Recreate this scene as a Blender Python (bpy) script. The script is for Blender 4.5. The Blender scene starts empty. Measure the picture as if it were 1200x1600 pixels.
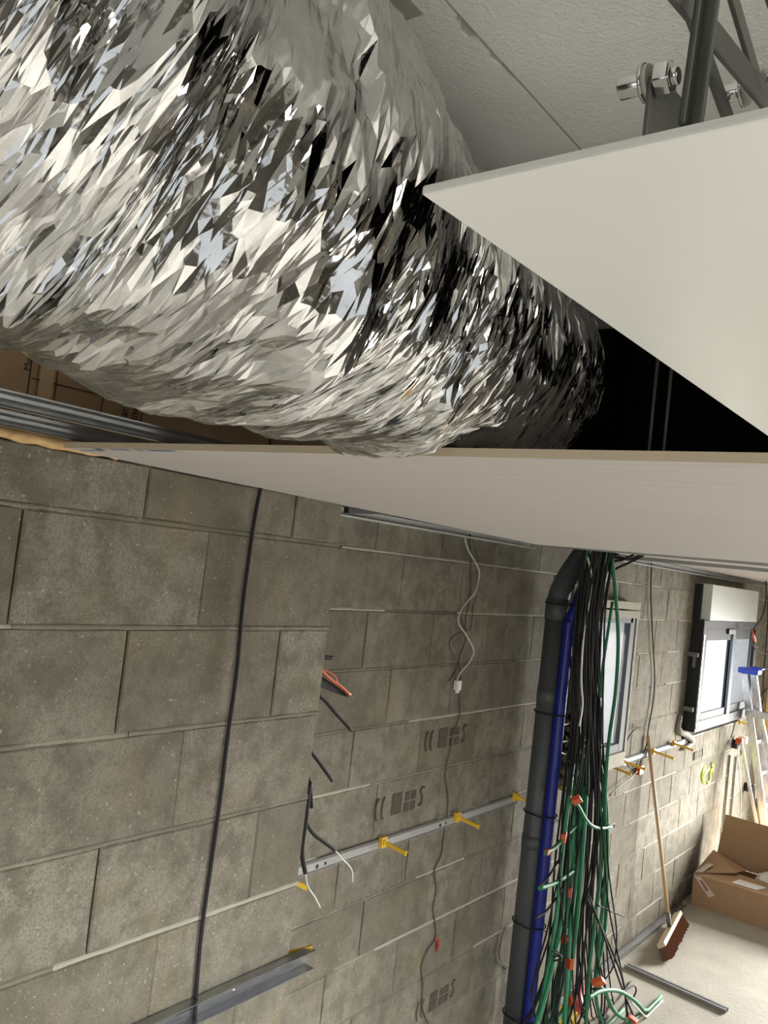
import bpy, bmesh, math, random
import numpy as np
from mathutils import Matrix, Vector

random.seed(7)
rng = np.random.default_rng(11)
SC = bpy.context.scene
COL = SC.collection

# ------------------------------------------------------------------ camera
EYE = np.array([0.0, 0.0, 2.65])          # floor is z = 0, wall runs along Y
FPX = 1325.0
_y = np.array([990.0, 188.0, FPX]); _y /= np.linalg.norm(_y)
_x = -np.array([-1750.0, -129.0, FPX]); _x -= _y * (_x @ _y); _x /= np.linalg.norm(_x)
ROT = np.array([_x, _y, np.cross(_x, _y)])
cam = bpy.data.cameras.new('camera'); cam.sensor_width = 36; cam.lens = 36 * FPX / 1600
cam.clip_start = 0.02
camo = bpy.data.objects.new('camera', cam); COL.objects.link(camo); SC.camera = camo
m = Matrix.Identity(4)
for i in range(3):
    m[i][0] = ROT[i, 0]; m[i][1] = -ROT[i, 1]; m[i][2] = -ROT[i, 2]; m[i][3] = EYE[i]
camo.matrix_world = m

# ------------------------------------------------------------------ world, light, exposure
SC.view_settings.view_transform = 'Standard'; SC.view_settings.look = 'None'
SC.view_settings.gamma = 1; SC.view_settings.use_curve_mapping = False
SC.view_settings.exposure = -0.28
w = bpy.data.worlds.new('overcast'); SC.world = w; w.use_nodes = True
w.node_tree.nodes['Background'].inputs[0].default_value = (0.93, 0.97, 1.0, 1)
w.node_tree.nodes['Background'].inputs[1].default_value = 1.5


def area(name, loc, target, sx, sy, power, col, spread=math.pi):
    l = bpy.data.lights.new(name, 'AREA'); l.shape = 'RECTANGLE'; l.size = sx; l.size_y = sy
    l.energy = power; l.color = col; l.spread = spread
    o = bpy.data.objects.new(name, l); COL.objects.link(o); o.location = loc
    d = Vector(target) - Vector(loc)
    o.rotation_euler = d.to_track_quat('-Z', 'Y').to_euler()
    return o


# daylight entering through the glazed bays of the right-hand and rear walls
area('daylight_far', (-.25, 10.68, 1.25), (-1.5, 6.4, -.35), 1.8, 1.75, 360, (1, .975, .93), 1.5)
area('daylight_rear', (0.6, -3.55, 1.35), (0.4, -1.0, -.45), 3.2, 1.8, 60, (.95, .98, 1), 1.75)
area('daylight_side', (3.35, 0.9, 1.1), (-.2, .9, -.55), 3.4, 1.6, 205, (.97, .985, 1), 1.3)
area('lamp_site', (.95, .35, 2.84), (.5, .6, 3.3), .3, .3, 5, (1, .96, .88))

# ------------------------------------------------------------------ measuring helpers


def ray(px, py):
    return ROT @ np.array([px - 600.0, py - 800.0, FPX])


def atx(px, py, x):                        # point of the vertical plane x = const
    d = ray(px, py); return EYE + d * (x / d[0])


def aty(px, py, y):
    d = ray(px, py); return EYE + d * (y / d[1])


def atz(px, py, z):
    d = ray(px, py); return EYE + d * ((z - EYE[2]) / d[2])


def atd(px, py, t):
    return EYE + ray(px, py) * (t / FPX)


# ------------------------------------------------------------------ mesh helpers
class MB:
    def __init__(s):
        s.v = []; s.f = []; s.sm = []

    def add(s, vs, fs, smooth=False):
        n = len(s.v)
        s.v += [tuple(map(float, v)) for v in vs]
        s.f += [tuple(i + n for i in f) for f in fs]
        s.sm += [smooth] * len(fs)
        return s

    def box(s, a, b):
        x0, y0, z0 = a; x1, y1, z1 = b
        vs = [(x0, y0, z0), (x1, y0, z0), (x1, y1, z0), (x0, y1, z0), (x0, y0, z1), (x1, y0, z1), (x1, y1, z1), (x0, y1, z1)]
        return s.add(vs, [(0, 3, 2, 1), (4, 5, 6, 7), (0, 1, 5, 4), (1, 2, 6, 5), (2, 3, 7, 6), (3, 0, 4, 7)])

    def beam(s, a, b, wd, th, wdir):        # bar from a to b, wd wide along wdir, th thick
        a = np.array(a, float); b = np.array(b, float)
        d = b - a; d /= np.linalg.norm(d)
        u = np.array(wdir, float); u -= d * (u @ d); u /= np.linalg.norm(u)
        n = np.cross(d, u)
        vs = []
        for p in (a, b):
            for i, j in ((-1, -1), (1, -1), (1, 1), (-1, 1)):
                vs.append(p + u * wd / 2 * i + n * th / 2 * j)
        return s.add(vs, [(0, 1, 2, 3), (7, 6, 5, 4), (0, 4, 5, 1), (1, 5, 6, 2), (2, 6, 7, 3), (3, 7, 4, 0)])

    def cyl(s, a, b, r, n=12, r2=None, cap=True):
        return s.tube([a, b], [r, r if r2 is None else r2], n, cap)

    def tube(s, pts, r, n=6, cap=True):
        pts = [np.array(p, float) for p in pts]
        rs = r if isinstance(r, (list, tuple, np.ndarray)) else [r] * len(pts)
        vs = []; fs = []
        t0 = pts[1] - pts[0]; t0 /= np.linalg.norm(t0)
        h = np.array([0, 0, 1.0]) if abs(t0[2]) < .8 else np.array([1.0, 0, 0])
        u = h - t0 * (h @ t0); u /= np.linalg.norm(u)
        for i, p in enumerate(pts):
            t = pts[min(i + 1, len(pts) - 1)] - pts[max(i - 1, 0)]
            t = t / (np.linalg.norm(t) + 1e-12)
            u = u - t * (u @ t); u /= np.linalg.norm(u) + 1e-12
            w_ = np.cross(t, u)
            for k in range(n):
                a = 2 * math.pi * k / n
                vs.append(p + (u * math.cos(a) + w_ * math.sin(a)) * rs[i])
        for i in range(len(pts) - 1):
            for k in range(n):
                a = i * n + k; b = i * n + (k + 1) % n
                fs.append((a, b, b + n, a + n))
        s.add(vs, fs, n > 4)
        if cap:
            q = len(s.v) - len(vs)
            s.f.append(tuple(q + k for k in reversed(range(n)))); s.sm.append(False)
            q2 = q + (len(pts) - 1) * n
            s.f.append(tuple(q2 + k for k in range(n))); s.sm.append(False)
        return s

    def prism(s, poly, ax, a0, a1):         # poly in the two other axes, extruded along ax
        vs = []
        for a in (a0, a1):
            for p in poly:
                c = list(p); c.insert(ax, a); vs.append(c)
        n = len(poly)
        fs = [tuple(reversed(range(n))), tuple(range(n, 2 * n))]
        fs += [(i, (i + 1) % n, (i + 1) % n + n, i + n) for i in range(n)]
        return s.add(vs, fs)

    def sheet(s, path, ax, a0, a1, th):     # folded sheet metal: open path, extruded along ax
        for (p, q) in zip(path[:-1], path[1:]):
            p = np.array(p, float); q = np.array(q, float)
            d = q - p; d /= np.linalg.norm(d); nn = np.array([-d[1], d[0]]) * th / 2
            e = d * th * .5
            s.prism([p - nn - e, q - nn + e, q + nn + e, p + nn - e], ax, a0, a1)
        return s

    def mesh(s, name, mat):
        me = bpy.data.meshes.new(name); me.from_pydata(s.v, [], s.f)
        me.polygons.foreach_set('use_smooth', s.sm)
        bm = bmesh.new(); bm.from_mesh(me); bmesh.ops.recalc_face_normals(bm, faces=bm.faces); bm.to_mesh(me); bm.free()
        me.materials.append(mat); me.update(); return me

    def obj(s, name, mat, parent=None, bevel=0, **kw):
        return link(name, s.mesh(name, mat), parent, bevel, **kw)


def link(name, data, parent=None, bevel=0, label=None, cat=None, group=None, kind=None, loc=None):
    o = bpy.data.objects.new(name, data); COL.objects.link(o)
    if parent is not None: o.parent = parent
    if loc is not None: o.location = loc
    if bevel:
        b = o.modifiers.new('bevel', 'BEVEL'); b.width = bevel; b.segments = 2; b.limit_method = 'ANGLE'
    if label: o['label'] = label
    if cat: o['category'] = cat
    if group: o['group'] = group
    if kind: o['kind'] = kind
    return o


def thing(name, label, cat, group=None):
    return link(name, None, label=label, cat=cat, group=group)


def spline(pts, n=8):
    P = [np.array(p, float) for p in pts]
    P = [2 * P[0] - P[1]] + P + [2 * P[-1] - P[-2]]
    out = []
    for i in range(1, len(P) - 2):
        a, b, c, d = P[i - 1:i + 3]
        for k in range(n):
            t = k / n
            out.append(.5 * (2 * b + (c - a) * t + (2 * a - 5 * b + 4 * c - d) * t * t + (3 * b - a - 3 * c + d) * t ** 3))
    out.append(P[-2]); return out


def text_mesh(body, size, mat, origin, right, up, parent, name='lettering', th=.0006):
    cu = bpy.data.curves.new('lettering', 'FONT'); cu.body = body; cu.size = size; cu.extrude = th; cu.resolution_u = 3
    o = bpy.data.objects.new('lettering', cu); COL.objects.link(o)
    bpy.context.view_layer.update()
    me = bpy.data.meshes.new_from_object(o.evaluated_get(bpy.context.evaluated_depsgraph_get()))
    bpy.data.objects.remove(o)
    r = Vector(right).normalized(); u = Vector(up); u = (u - r * u.dot(r)).normalized(); n = r.cross(u)
    M = Matrix((r, u, n)).transposed().to_4x4(); M.translation = Vector(origin)
    me.transform(M); me.materials.clear(); me.materials.append(mat); me.name = name
    return link(name, me, parent)


# ------------------------------------------------------------------ materials
class NT:
    def __init__(s, name):
        s.m = bpy.data.materials.new(name); s.m.use_nodes = True
        s.t = s.m.node_tree; s.b = s.t.nodes['Principled BSDF']

    def n(s, typ, **kw):
        nd = s.t.nodes.new(typ)
        for k, v in kw.items():
            if k.startswith('i_'):
                key = k[2:]; key = int(key) if key.isdigit() else key.replace('_', ' ')
                if isinstance(v, bpy.types.NodeSocket): s.t.links.new(v, nd.inputs[key])
                else: nd.inputs[key].default_value = v
            else: setattr(nd, k, v)
        return nd

    def l(s, a, b):
        s.t.links.new(a, b)

    def ramp(s, fac, stops):
        r = s.n('ShaderNodeValToRGB', i_Fac=fac); e = r.color_ramp.elements
        while len(e) < len(stops): e.new(.5)
        for el, (p, c) in zip(e, stops):
            el.position = p; el.color = (*c, 1) if len(c) == 3 else c
        return r.outputs[0]

    def mix(s, fac, a, b, mode='MIX'):
        x = s.n('ShaderNodeMix', data_type='RGBA', blend_type=mode)
        for sock, v in ((x.inputs[0], fac), (x.inputs[6], a), (x.inputs[7], b)):
            if isinstance(v, bpy.types.NodeSocket): s.l(v, sock)
            else: sock.default_value = v if not isinstance(v, tuple) else (*v, 1)
        return x.outputs[2]

    def math(s, op, a, b=0.0, c=None):
        x = s.n('ShaderNodeMath', operation=op)
        for i, v in enumerate((a, b, c)):
            if v is None: continue
            if isinstance(v, bpy.types.NodeSocket): s.l(v, x.inputs[i])
            else: x.inputs[i].default_value = v
        return x.outputs[0]

    def bump(s, h, dist, strength=1.0, prev=None):
        b = s.n('ShaderNodeBump', i_Height=h); b.inputs['Strength'].default_value = strength; b.inputs['Distance'].default_value = dist
        if prev: s.l(prev, b.inputs['Normal'])
        return b.outputs[0]

    def fin(s, col=None, rough=.5, metal=0, normal=None):
        for k, v in (('Base Color', col), ('Roughness', rough), ('Metallic', metal), ('Normal', normal)):
            if v is None: continue
            if isinstance(v, bpy.types.NodeSocket): s.l(v, s.b.inputs[k])
            elif isinstance(v, tuple): s.b.inputs[k].default_value = (*v, 1)
            else: s.b.inputs[k].default_value = v
        return s.m


def simple(name, col, rough=.5, metal=0.0, var=.12, scale=30, bump=0.0):
    t = NT(name); p = t.n('ShaderNodeNewGeometry').outputs['Position']
    nz = t.n('ShaderNodeTexNoise', i_Vector=p, i_Scale=scale, i_Detail=3.0)
    c = t.mix(nz.outputs[0], tuple(x * (1 - var) for x in col), tuple(min(1, x * (1 + var)) for x in col))
    nm = t.bump(nz.outputs[0], bump) if bump else None
    return t.fin(c, rough, metal, nm)


def concrete(name, dark, light, speck=1.0):
    t = NT(name); p = t.n('ShaderNodeNewGeometry').outputs['Position']
    rnd = t.n('ShaderNodeObjectInfo').outputs['Random']
    big = t.n('ShaderNodeTexNoise', i_Vector=p, i_Scale=3.2, i_Detail=5.0, i_Roughness=.6).outputs[0]
    fine = t.n('ShaderNodeTexNoise', i_Vector=p, i_Scale=190.0, i_Detail=4.0, i_Roughness=.7).outputs[0]
    mid = t.n('ShaderNodeTexNoise', i_Vector=p, i_Scale=38.0, i_Detail=4.0).outputs[0]
    pit = t.n('ShaderNodeTexVoronoi', i_Vector=p, i_Scale=150.0)
    b2 = t.math('ADD', t.math('MULTIPLY', big, 1.15), t.math('MULTIPLY', t.math('SUBTRACT', rnd, .5), .34))
    c = t.ramp(b2, [(.3, dark), (.85, light)])
    if speck:
     stain = t.n('ShaderNodeTexNoise', i_Vector=p, i_Scale=11.0, i_Detail=6.0, i_Roughness=.68).outputs[0]
     c = t.mix(t.ramp(stain, [(.40, (.75, .75, .75)), (.56, (0, 0, 0))]), c, tuple(x * .80 for x in dark))
     ochre = t.n('ShaderNodeTexNoise', i_Vector=p, i_Scale=4.3, i_Detail=3.0).outputs[0]
     c = t.mix(t.ramp(ochre, [(.56, (0, 0, 0)), (.74, (.5, .5, .5))]), c, (light[0] * .95, light[1] * .88, light[2] * .62))
    c = t.mix(t.ramp(fine, [(.30, (.25, .25, .25)), (.55, (1, 1, 1))]), tuple(x * .62 for x in dark), c) if speck else c
    lightspk = t.math('GREATER_THAN', t.n('ShaderNodeTexNoise', i_Vector=p, i_Scale=95.0, i_Detail=2.0).outputs[0], .705)
    c = t.mix(t.math('MULTIPLY', lightspk, .55), c, (.48, .46, .40))
    pitm = t.math('MULTIPLY', t.math('LESS_THAN', pit.outputs['Distance'], .16), t.math('GREATER_THAN', mid, .54))
    c = t.mix(t.math('MULTIPLY', pitm, .6), c, tuple(x * .35 for x in dark))
    h = t.math('ADD', t.math('MULTIPLY', fine, .6), t.math('ADD', mid, t.math('MULTIPLY', pitm, -1.2)))
    return t.fin(c, .95, 0, t.bump(h, .0028, .8))


M = {}
M['block'] = concrete('concrete_block', (.175, .155, .113), (.315, .292, .232))
M['mortar'] = concrete('mortar', (.36, .335, .275), (.50, .475, .40), 0)
M['mortar_dark'] = concrete('mortar_dark', (.17, .15, .108), (.31, .285, .222), 0)
M['gap'] = simple('joint_shadow_gap', (.05, .045, .035), .95)
M['slab'] = concrete('floor_slab', (.36, .335, .285), (.49, .465, .405), 0)


def foil_material():
    t = NT('crumpled_foil'); uv = t.n('ShaderNodeUVMap').outputs[0]
    rn = None
    hs = None
    wob = t.n('ShaderNodeTexNoise', i_Vector=uv, i_Scale=5.0, i_Detail=1.0)
    base = t.n('ShaderNodeVectorMath', operation='MULTIPLY_ADD', i_0=wob.outputs['Color'], i_1=(.03, .06, 0), i_2=uv).outputs[0]
    for sc, an, ang, amp, seed in ((48, .22, .3, .30, 2.2), (95, .12, .08, .58, 7.7), (210, .09, -.05, .50, 5.2)):
        mp = t.n('ShaderNodeMapping', i_Vector=base); mp.inputs['Scale'].default_value = (sc, sc * an, 1)
        mp.inputs['Rotation'].default_value = (0, 0, ang); mp.inputs['Location'].default_value = (seed, seed * 1.7, 0)
        v = t.n('ShaderNodeTexVoronoi', i_Vector=mp.outputs[0], i_Scale=1.0, i_Randomness=1.0)
        d = t.n('ShaderNodeVectorMath', operation='SUBTRACT', i_0=mp.outputs[0], i_1=v.outputs['Position']).outputs[0]
        rv = t.n('ShaderNodeVectorMath', operation='SUBTRACT', i_0=v.outputs['Color'], i_1=(.5, .5, .5)).outputs[0]
        dot = t.n('ShaderNodeVectorMath', operation='DOT_PRODUCT', i_0=d, i_1=rv).outputs['Value']
        h = t.math('MULTIPLY', dot, amp / sc)
        hs = h if hs is None else t.math('ADD', hs, h)
    nz = t.n('ShaderNodeTexNoise', i_Vector=uv, i_Scale=45.0, i_Detail=3.0).outputs[0]
    hs = t.math('ADD', hs, t.math('MULTIPLY', nz, .0004))
    nm = t.bump(hs, 1.0, 1.0)
    c = t.ramp(nz, [(.3, (.44, .437, .43)), (.75, (.58, .575, .565))])
    return t.fin(c, .07, 1.0, nm)


M['foil'] = foil_material()


def board_material():
    t = NT('plasterboard_paper'); p = t.n('ShaderNodeNewGeometry').outputs['Position']
    mp = t.n('ShaderNodeMapping', i_Vector=p); mp.inputs['Scale'].default_value = (2.0, 22, 10)
    nz = t.n('ShaderNodeTexNoise', i_Vector=mp.outputs[0], i_Scale=2.2, i_Detail=6.0).outputs[0]
    c = t.ramp(nz, [(.3, (.455, .415, .38)), (.7, (.485, .445, .41))])
    y = t.n('ShaderNodeSeparateXYZ', i_0=p).outputs
    sm = t.n('ShaderNodeTexNoise', i_Vector=p, i_Scale=26.0, i_Detail=5.0, i_Roughness=.75).outputs[0]
    band = t.math('SUBTRACT', 1.0, t.math('MULTIPLY', t.math('ABSOLUTE', t.math('SUBTRACT', y[1], 1.0165)), 190))
    band = t.math('MULTIPLY', t.math('MAXIMUM', band, 0), t.ramp(sm, [(.42, (0, 0, 0)), (.6, (1, 1, 1))]))
    xr = t.math('GREATER_THAN', y[0], -.68)
    band = t.math('MULTIPLY', t.math('MULTIPLY', band, xr), .75)
    c = t.mix(band, c, (.34, .35, .44))
    fr = t.math('LESS_THAN', y[1], 1.0046)
    c = t.mix(fr, c, (.60, .50, .36))
    return t.fin(c, .85, 0, t.bump(nz, .0015))


M['board'] = board_material()


def eps_material():
    t = NT('white_foam_board'); p = t.n('ShaderNodeNewGeometry').outputs['Position']
    v = t.n('ShaderNodeTexVoronoi', i_Vector=p, i_Scale=210.0).outputs['Distance']
    nz = t.n('ShaderNodeTexNoise', i_Vector=p, i_Scale=5.0, i_Detail=4.0).outputs[0]
    n2 = t.n('ShaderNodeTexNoise', i_Vector=p, i_Scale=70.0, i_Detail=3.0).outputs[0]
    c = t.ramp(nz, [(.3, (.80, .79, .75)), (.7, (.89, .88, .84))])
    h = t.math('ADD', v, t.math('MULTIPLY', n2, 1.4))
    return t.fin(c, .42, 0, t.bump(h, .0007))


M['eps'] = eps_material()


def brushed(name, col, rough, axis_scale, metal=1.0):
    t = NT(name); p = t.n('ShaderNodeNewGeometry').outputs['Position']
    mp = t.n('ShaderNodeMapping', i_Vector=p); mp.inputs['Scale'].default_value = axis_scale
    nz = t.n('ShaderNodeTexNoise', i_Vector=mp.outputs[0], i_Scale=1.0, i_Detail=5.0).outputs[0]
    c = t.ramp(nz, [(.3, tuple(x * .75 for x in col)), (.7, tuple(min(1, x * 1.15) for x in col))])
    return t.fin(c, rough, metal, t.bump(nz, .0006))


M['zinc'] = brushed('galvanised_steel', (.50, .52, .54), .38, (160, 14, 160))
M['zinc_x'] = brushed('galvanised_steel_cross', (.62, .62, .61), .36, (14, 160, 160))
M['rail_grey'] = simple('grey_rail_steel', (.19, .20, .205), .6, 0, .1)
M['rail_pale'] = simple('pale_rail_steel', (.38, .375, .36), .5, 0, .06)
M['zinc_light'] = brushed('galvanised_steel_light', (.30, .30, .29), .7, (120, 14, 160))
M['alu'] = brushed('ladder_aluminium', (.78, .78, .80), .30, (60, 60, 10))
M['chrome'] = simple('chrome_steel', (.72, .72, .71), .12, 1.0, .05)
M['white'] = simple('white_lacquer', (.80, .795, .76), .22, 0, .01, 8)
M['greypaint'] = simple('grey_painted_steel', (.115, .118, .105), .45, .2, .06)
M['darkbar'] = simple('dark_green_grey_bar', (.06, .066, .052), .3, .3, .1)
M['washer'] = simple('pale_nylon_washer', (.50, .49, .43), .5)
M['pipe'] = simple('grey_pvc', (.085, .092, .096), .45, 0, .06, 12)
M['blue'] = simple('blue_sheath', (.012, .022, .25), .32, 0, .08, 12)
M['black'] = simple('black_cable_sheath', (.010, .010, .010), .8, 0, .2)
M['blackface'] = simple('black_frame_side', (.008, .009, .009), .55)
M['green'] = simple('green_conduit', (.028, .20, .09), .6, 0, .15, 20)
M['whitecable'] = simple('white_cable_sheath', (.60, .57, .50), .5)
M['greywire'] = simple('grey_wire', (.10, .09, .07), .6)
M['orange'] = simple('orange_tape', (.62, .10, .025), .5, 0, .2)
M['red'] = simple('red_tape', (.45, .02, .02), .5)
M['pink'] = simple('pink_plastic', (.62, .13, .16), .45)
M['maroon'] = simple('dark_maroon_plastic', (.06, .014, .022), .5)
M['yellow'] = simple('yellow_plastic', (.72, .46, .03), .42)
M['frame'] = simple('anthracite_frame', (.085, .09, .095), .75, 0, .06)
M['sash'] = simple('blue_grey_sash', (.22, .27, .33), .8, 0, .05)
M['shutter'] = simple('white_shutter_box', (.70, .73, .68), .45, 0, .03)
M['kraft'] = simple('kraft_paper', (.40, .255, .14), .75, 0, .18, 9, .001)
M['kraft_light'] = simple('kraft_paper_light', (.55, .38, .23), .75, 0, .14, 9, .001)
M['ink'] = simple('dark_print', (.028, .018, .012), .8)
M['stamp'] = simple('faded_stamp_ink', (.085, .075, .055), .95, 0, .5, 60)
M['stamp_soft'] = simple('pale_stamp_ink', (.14, .125, .095), .95, 0, .35, 90)
M['bluink'] = simple('blue_print', (.13, .15, .27), .8)
M['foam'] = simple('beige_foam', (.66, .43, .19), .8, 0, .2, 40, .006)
M['foam_white'] = simple('grey_white_foam', (.30, .285, .235), .85, 0, .3, 30, .008)
M['card'] = simple('cardboard', (.42, .265, .155), .8, 0, .08, 12)
M['card_in'] = simple('cardboard_inside', (.34, .21, .12), .85, 0, .08, 12)
M['tape'] = simple('pale_packing_tape', (.70, .60, .54), .35)
M['tape_red'] = simple('red_print_on_tape', (.42, .17, .15), .5)
M['paper'] = simple('white_paper', (.86, .84, .84), .6)
M['bag'] = simple('clear_plastic_wrap', (.72, .70, .68), .15)
M['wood'] = simple('pale_wood', (.60, .40, .22), .5, 0, .15, 30)
M['woodpale'] = simple('pale_broom_wood', (.70, .58, .40), .6)
M['bristle'] = simple('brown_bristles', (.20, .085, .05), .85, 0, .4, 120)
M['bluecap'] = simple('blue_plastic_cap', (.05, .10, .62), .35)
M['paint'] = simple('yellow_marking_paint', (.66, .88, .09), .7)
M['glasswool'] = simple('yellow_insulation', (.75, .52, .16), .9, 0, .2, 60, .01)
M['plenum'] = simple('void_shade_black', (.006, .0055, .005), 1.0)  # near-black: the darkness of the ceiling void is put into the colour
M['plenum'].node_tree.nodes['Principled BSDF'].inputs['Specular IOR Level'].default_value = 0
M['render'] = simple('pale_plaster', (.24, .225, .19), .9)


def glass_material():
    t = NT('window_glass'); t.b.inputs['Roughness'].default_value = 0
    t.b.inputs['Transmission Weight'].default_value = 1; t.b.inputs['IOR'].default_value = 1.02
    t.b.inputs['Base Color'].default_value = (.97, .99, 1, 1)
    return t.m


M['glass'] = glass_material()

# ------------------------------------------------------------------ shell
ZF = 0.0; ZB = 2.65 + .155                 # floor and underside of the lowered ceiling
XK = -1.74
X1, X2 = -1.64, -2.18                      # faces of the near pier and of the long wall
YP = 1.96                                  # end of the pier
YEND = 10.75; XR = 3.5; YB = -3.7; ZC = 2.65 + .62

floor = MB().box((-2.5, YB - .2, -.12), (XR + .2, YEND + .2, 0)).obj('floor', M['slab'], kind='structure')


def clean_block(dx, ly, lz, var):
    """one concrete block, chipped arrises, front face on +X at x = 0"""
    r = np.random.default_rng(var)
    c = .004
    y0, y1, z0, z1 = 0, ly, 0, lz
    def ring(x, ins, jit):
        pts = []
        ys = np.linspace(y0 + ins, y1 - ins, 5); zs = np.linspace(z0 + ins, z1 - ins, 3)
        for y in ys[:-1]: pts.append((x, y, z0 + ins))
        for z in zs[:-1]: pts.append((x, y1 - ins, z))
        for y in ys[::-1][:-1]: pts.append((x, y, z1 - ins))
        for z in zs[::-1][:-1]: pts.append((x, y0 + ins, z))
        return [(a + r.normal(0, jit * .3), b + r.normal(0, jit), d + r.normal(0, jit)) for a, b, d in pts]
    n = 12
    back = ring(-dx, 0, 0); mid = ring(-c, 0, .0006); front = ring(0, c, .0011)
    vs = back + mid + front
    fs = []
    for k in range(2):
        for i in range(n): fs.append((k * n + i, k * n + (i + 1) % n, (k + 1) * n + (i + 1) % n, (k + 1) * n + i))
    fs.append(tuple(2 * n + i for i in range(n)))
    return MB().add(vs, fs)


def smear(x, ya, yb, z, hh, pr):
    n = max(3, int((yb - ya) / .035)); ys_ = np.linspace(ya, yb, n + 1); up = []; dn = []; vs = []
    for y in ys_:
        a, b = hh + abs(random.gauss(0, .0022)), hh + abs(random.gauss(0, .0022)); o = pr + random.gauss(0, .0007)
        vs += [(x - .012, y, z + a + .002), (x + o, y, z + a * .55), (x + o * .8, y, z - b * .55), (x - .012, y, z - b - .002)]
    fs = []
    for i in range(n):
        for k in range(3): fs.append((i * 4 + k, i * 4 + k + 1, i * 4 + k + 5, i * 4 + k + 4))
    return MB().add(vs, fs, True)


_cache = {}


def place_block(parent, x, y0, y1, z0, z1, mat='block', dx=.05):
    key = (round(y1 - y0, 2), round(z1 - z0, 2), random.randrange(3), mat, dx)
    if key not in _cache:
        _cache[key] = clean_block(dx, y1 - y0, z1 - z0, len(_cache)).mesh('block', M[mat])
    o = link('block', _cache[key], parent); o.location = (x + random.uniform(-.0015, .0015), y0, z0)
    return o


def cut(a, b, holes):
    out = [(a, b)]
    for h0, h1 in holes:
        nx = []
        for s, e in out:
            if h1 <= s or h0 >= e: nx.append((s, e)); continue
            if s < h0 - .02: nx.append((s, h0))
            if e > h1 + .02: nx.append((h1, e))
        out = nx
    return out


def lay(parent, x, rows, y_from, y_to, par, z_low, z_high, holes=(), light=.10):
    """rows: z of bed joints (top down); par(row) -> joint phase"""
    for k in range(len(rows) - 1):
        zt, zb = min(rows[k], z_high), max(rows[k + 1], z_low)
        if zt - zb < .03: continue
        zh = [(h[0], h[1]) for h in holes if h[2] < zt - .06 and h[3] > zb + .06]
        js = [j for j in par(k) if y_from + .05 < j < y_to - .05]
        js = [y_from] + js + [y_to]
        for a, b in zip(js[:-1], js[1:]):
            for s, e in cut(a, b, zh):
                if e - s < .04: continue
                place_block(parent, x, s + .0022, e - .0022, zb + .005, zt - .005)
        if rows[k + 1] > z_low + .01:
            zz = rows[k + 1]
            zh2 = [(h[0], h[1]) for h in holes if h[2] < zz and h[3] > zz]
            for s, e in cut(y_from, y_to, zh2):
                y = s
                while y < e - .01:          # the bed joint: lengths struck flush, proud or a little hollow
                    y2 = min(e, y + random.uniform(.25, .8))
                    if e - y2 < .12: y2 = e
                    pr = random.choice((-.0015, -.003, .0004, .001))
                    hh = .005 + random.uniform(0, .002)
                    mt = 'mortar' if random.random() < light else ('mortar_dark' if random.random() < .5 else 'block')
                    smear(x, y, y2, zz, hh, pr).obj('mortar_bed', M[mt], parent)
                    y = y2


# near pier
pier = MB().box((X2 - .2, YB, 0), (X1 - .03, YP - .004, ZB - .005)).box((X2 - .2, YB, ZB - .01), (XK - .09, YP, ZC)).obj('wall_near', M['gap'], kind='structure')
rowsP = [2.65 + .025 + .25] + [2.65 + .025 - .25 * k for k in range(12)]
def parP(k):                                # k = 0 is the course above L1
    if k % 2 == 0: return [1.245 - .51 * i for i in range(1, 12)][::-1] + [1.245, 1.755]
    return [.947 - .505 * i for i in range(1, 12)][::-1] + [.947, 1.447]
lay(pier, X1, rowsP, -1.3, YP, parP, 0.0, ZB + .002)
MB().box((X2, YP - .01, 0), (X1 - .012, YP, ZB - .006)).obj('pier_end_face', M['block'], pier)

# long wall with two window openings
WA = (5.06, 5.75, 2.65 - 1.08, 2.65 - .20)
WB = (7.32, 9.12, 2.65 - 1.10, 2.65 - .20)
wall = link('wall_left', None, kind='structure')
mbw = MB()
for (a, b, c, d) in ((YP, WA[0], 0, ZC), (WA[1], WB[0], 0, ZC), (WB[1], YEND, 0, ZC), (WA[0], WA[1], 0, WA[2]), (WA[0], WA[1], WA[3], ZC),
                     (WB[0], WB[1], 0, WB[2]), (WB[0], WB[1], WB[3], ZC)):
    mbw.box((X2 - .085, a, c), (X2 - .03, b, d))
mbw.obj('wall_core', M['gap'], wall)
rowsW = [2.65 + .03 + .25] + [2.65 + .03 - .25 * k for k in range(12)]
def parW(k):
    b = 2.85 if k % 2 == 0 else 3.065
    return [b + .512 * i for i in range(-2, 16)]
lay(wall, X2, rowsW, YP + .01, YEND, parW, 0.0, 2.86, holes=[WA, WB], light=.45)

# other walls: seen only in the foil and from a step aside
def plain_wall(name, a, b, holes_axis=None):
    return MB().box(a, b).obj(name, M['render'], kind='structure')
wfar = link('wall_far', None, kind='structure'); mb = MB()
mb.box((-2.5, YEND, 0), (-1.2, YEND + .2, ZC)).box((.7, YEND, 0), (XR + .2, YEND + .2, ZC)).box((-1.2, YEND, 2.2), (.7, YEND + .2, ZC)).box((-1.2, YEND, 0), (.7, YEND + .2, .1))
mb.obj('masonry', M['render'], wfar)
wr = link('wall_right', None, kind='structure'); mb = MB()
mb.box((XR, YB, 0), (XR + .2, -.9, ZC)).box((XR, 2.7, 0), (XR + .2, YEND, ZC))
mb.box((XR, -.9, 2.3), (XR + .2, 2.7, ZC)).box((XR, -.9, 0), (XR + .2, 2.7, .3))
mb.obj('masonry', M['render'], wr)
wb = link('wall_back', None, kind='structure'); mb = MB()
mb.box((-2.5, YB - .2, 0), (-1.1, YB, ZC)).box((2.3, YB - .2, 0), (XR + .2, YB, ZC)).box((-1.1, YB - .2, 2.4), (2.3, YB, ZC)).box((-1.1, YB - .2, 0), (2.3, YB, .3))
mb.obj('masonry', M['render'], wb)

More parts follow.
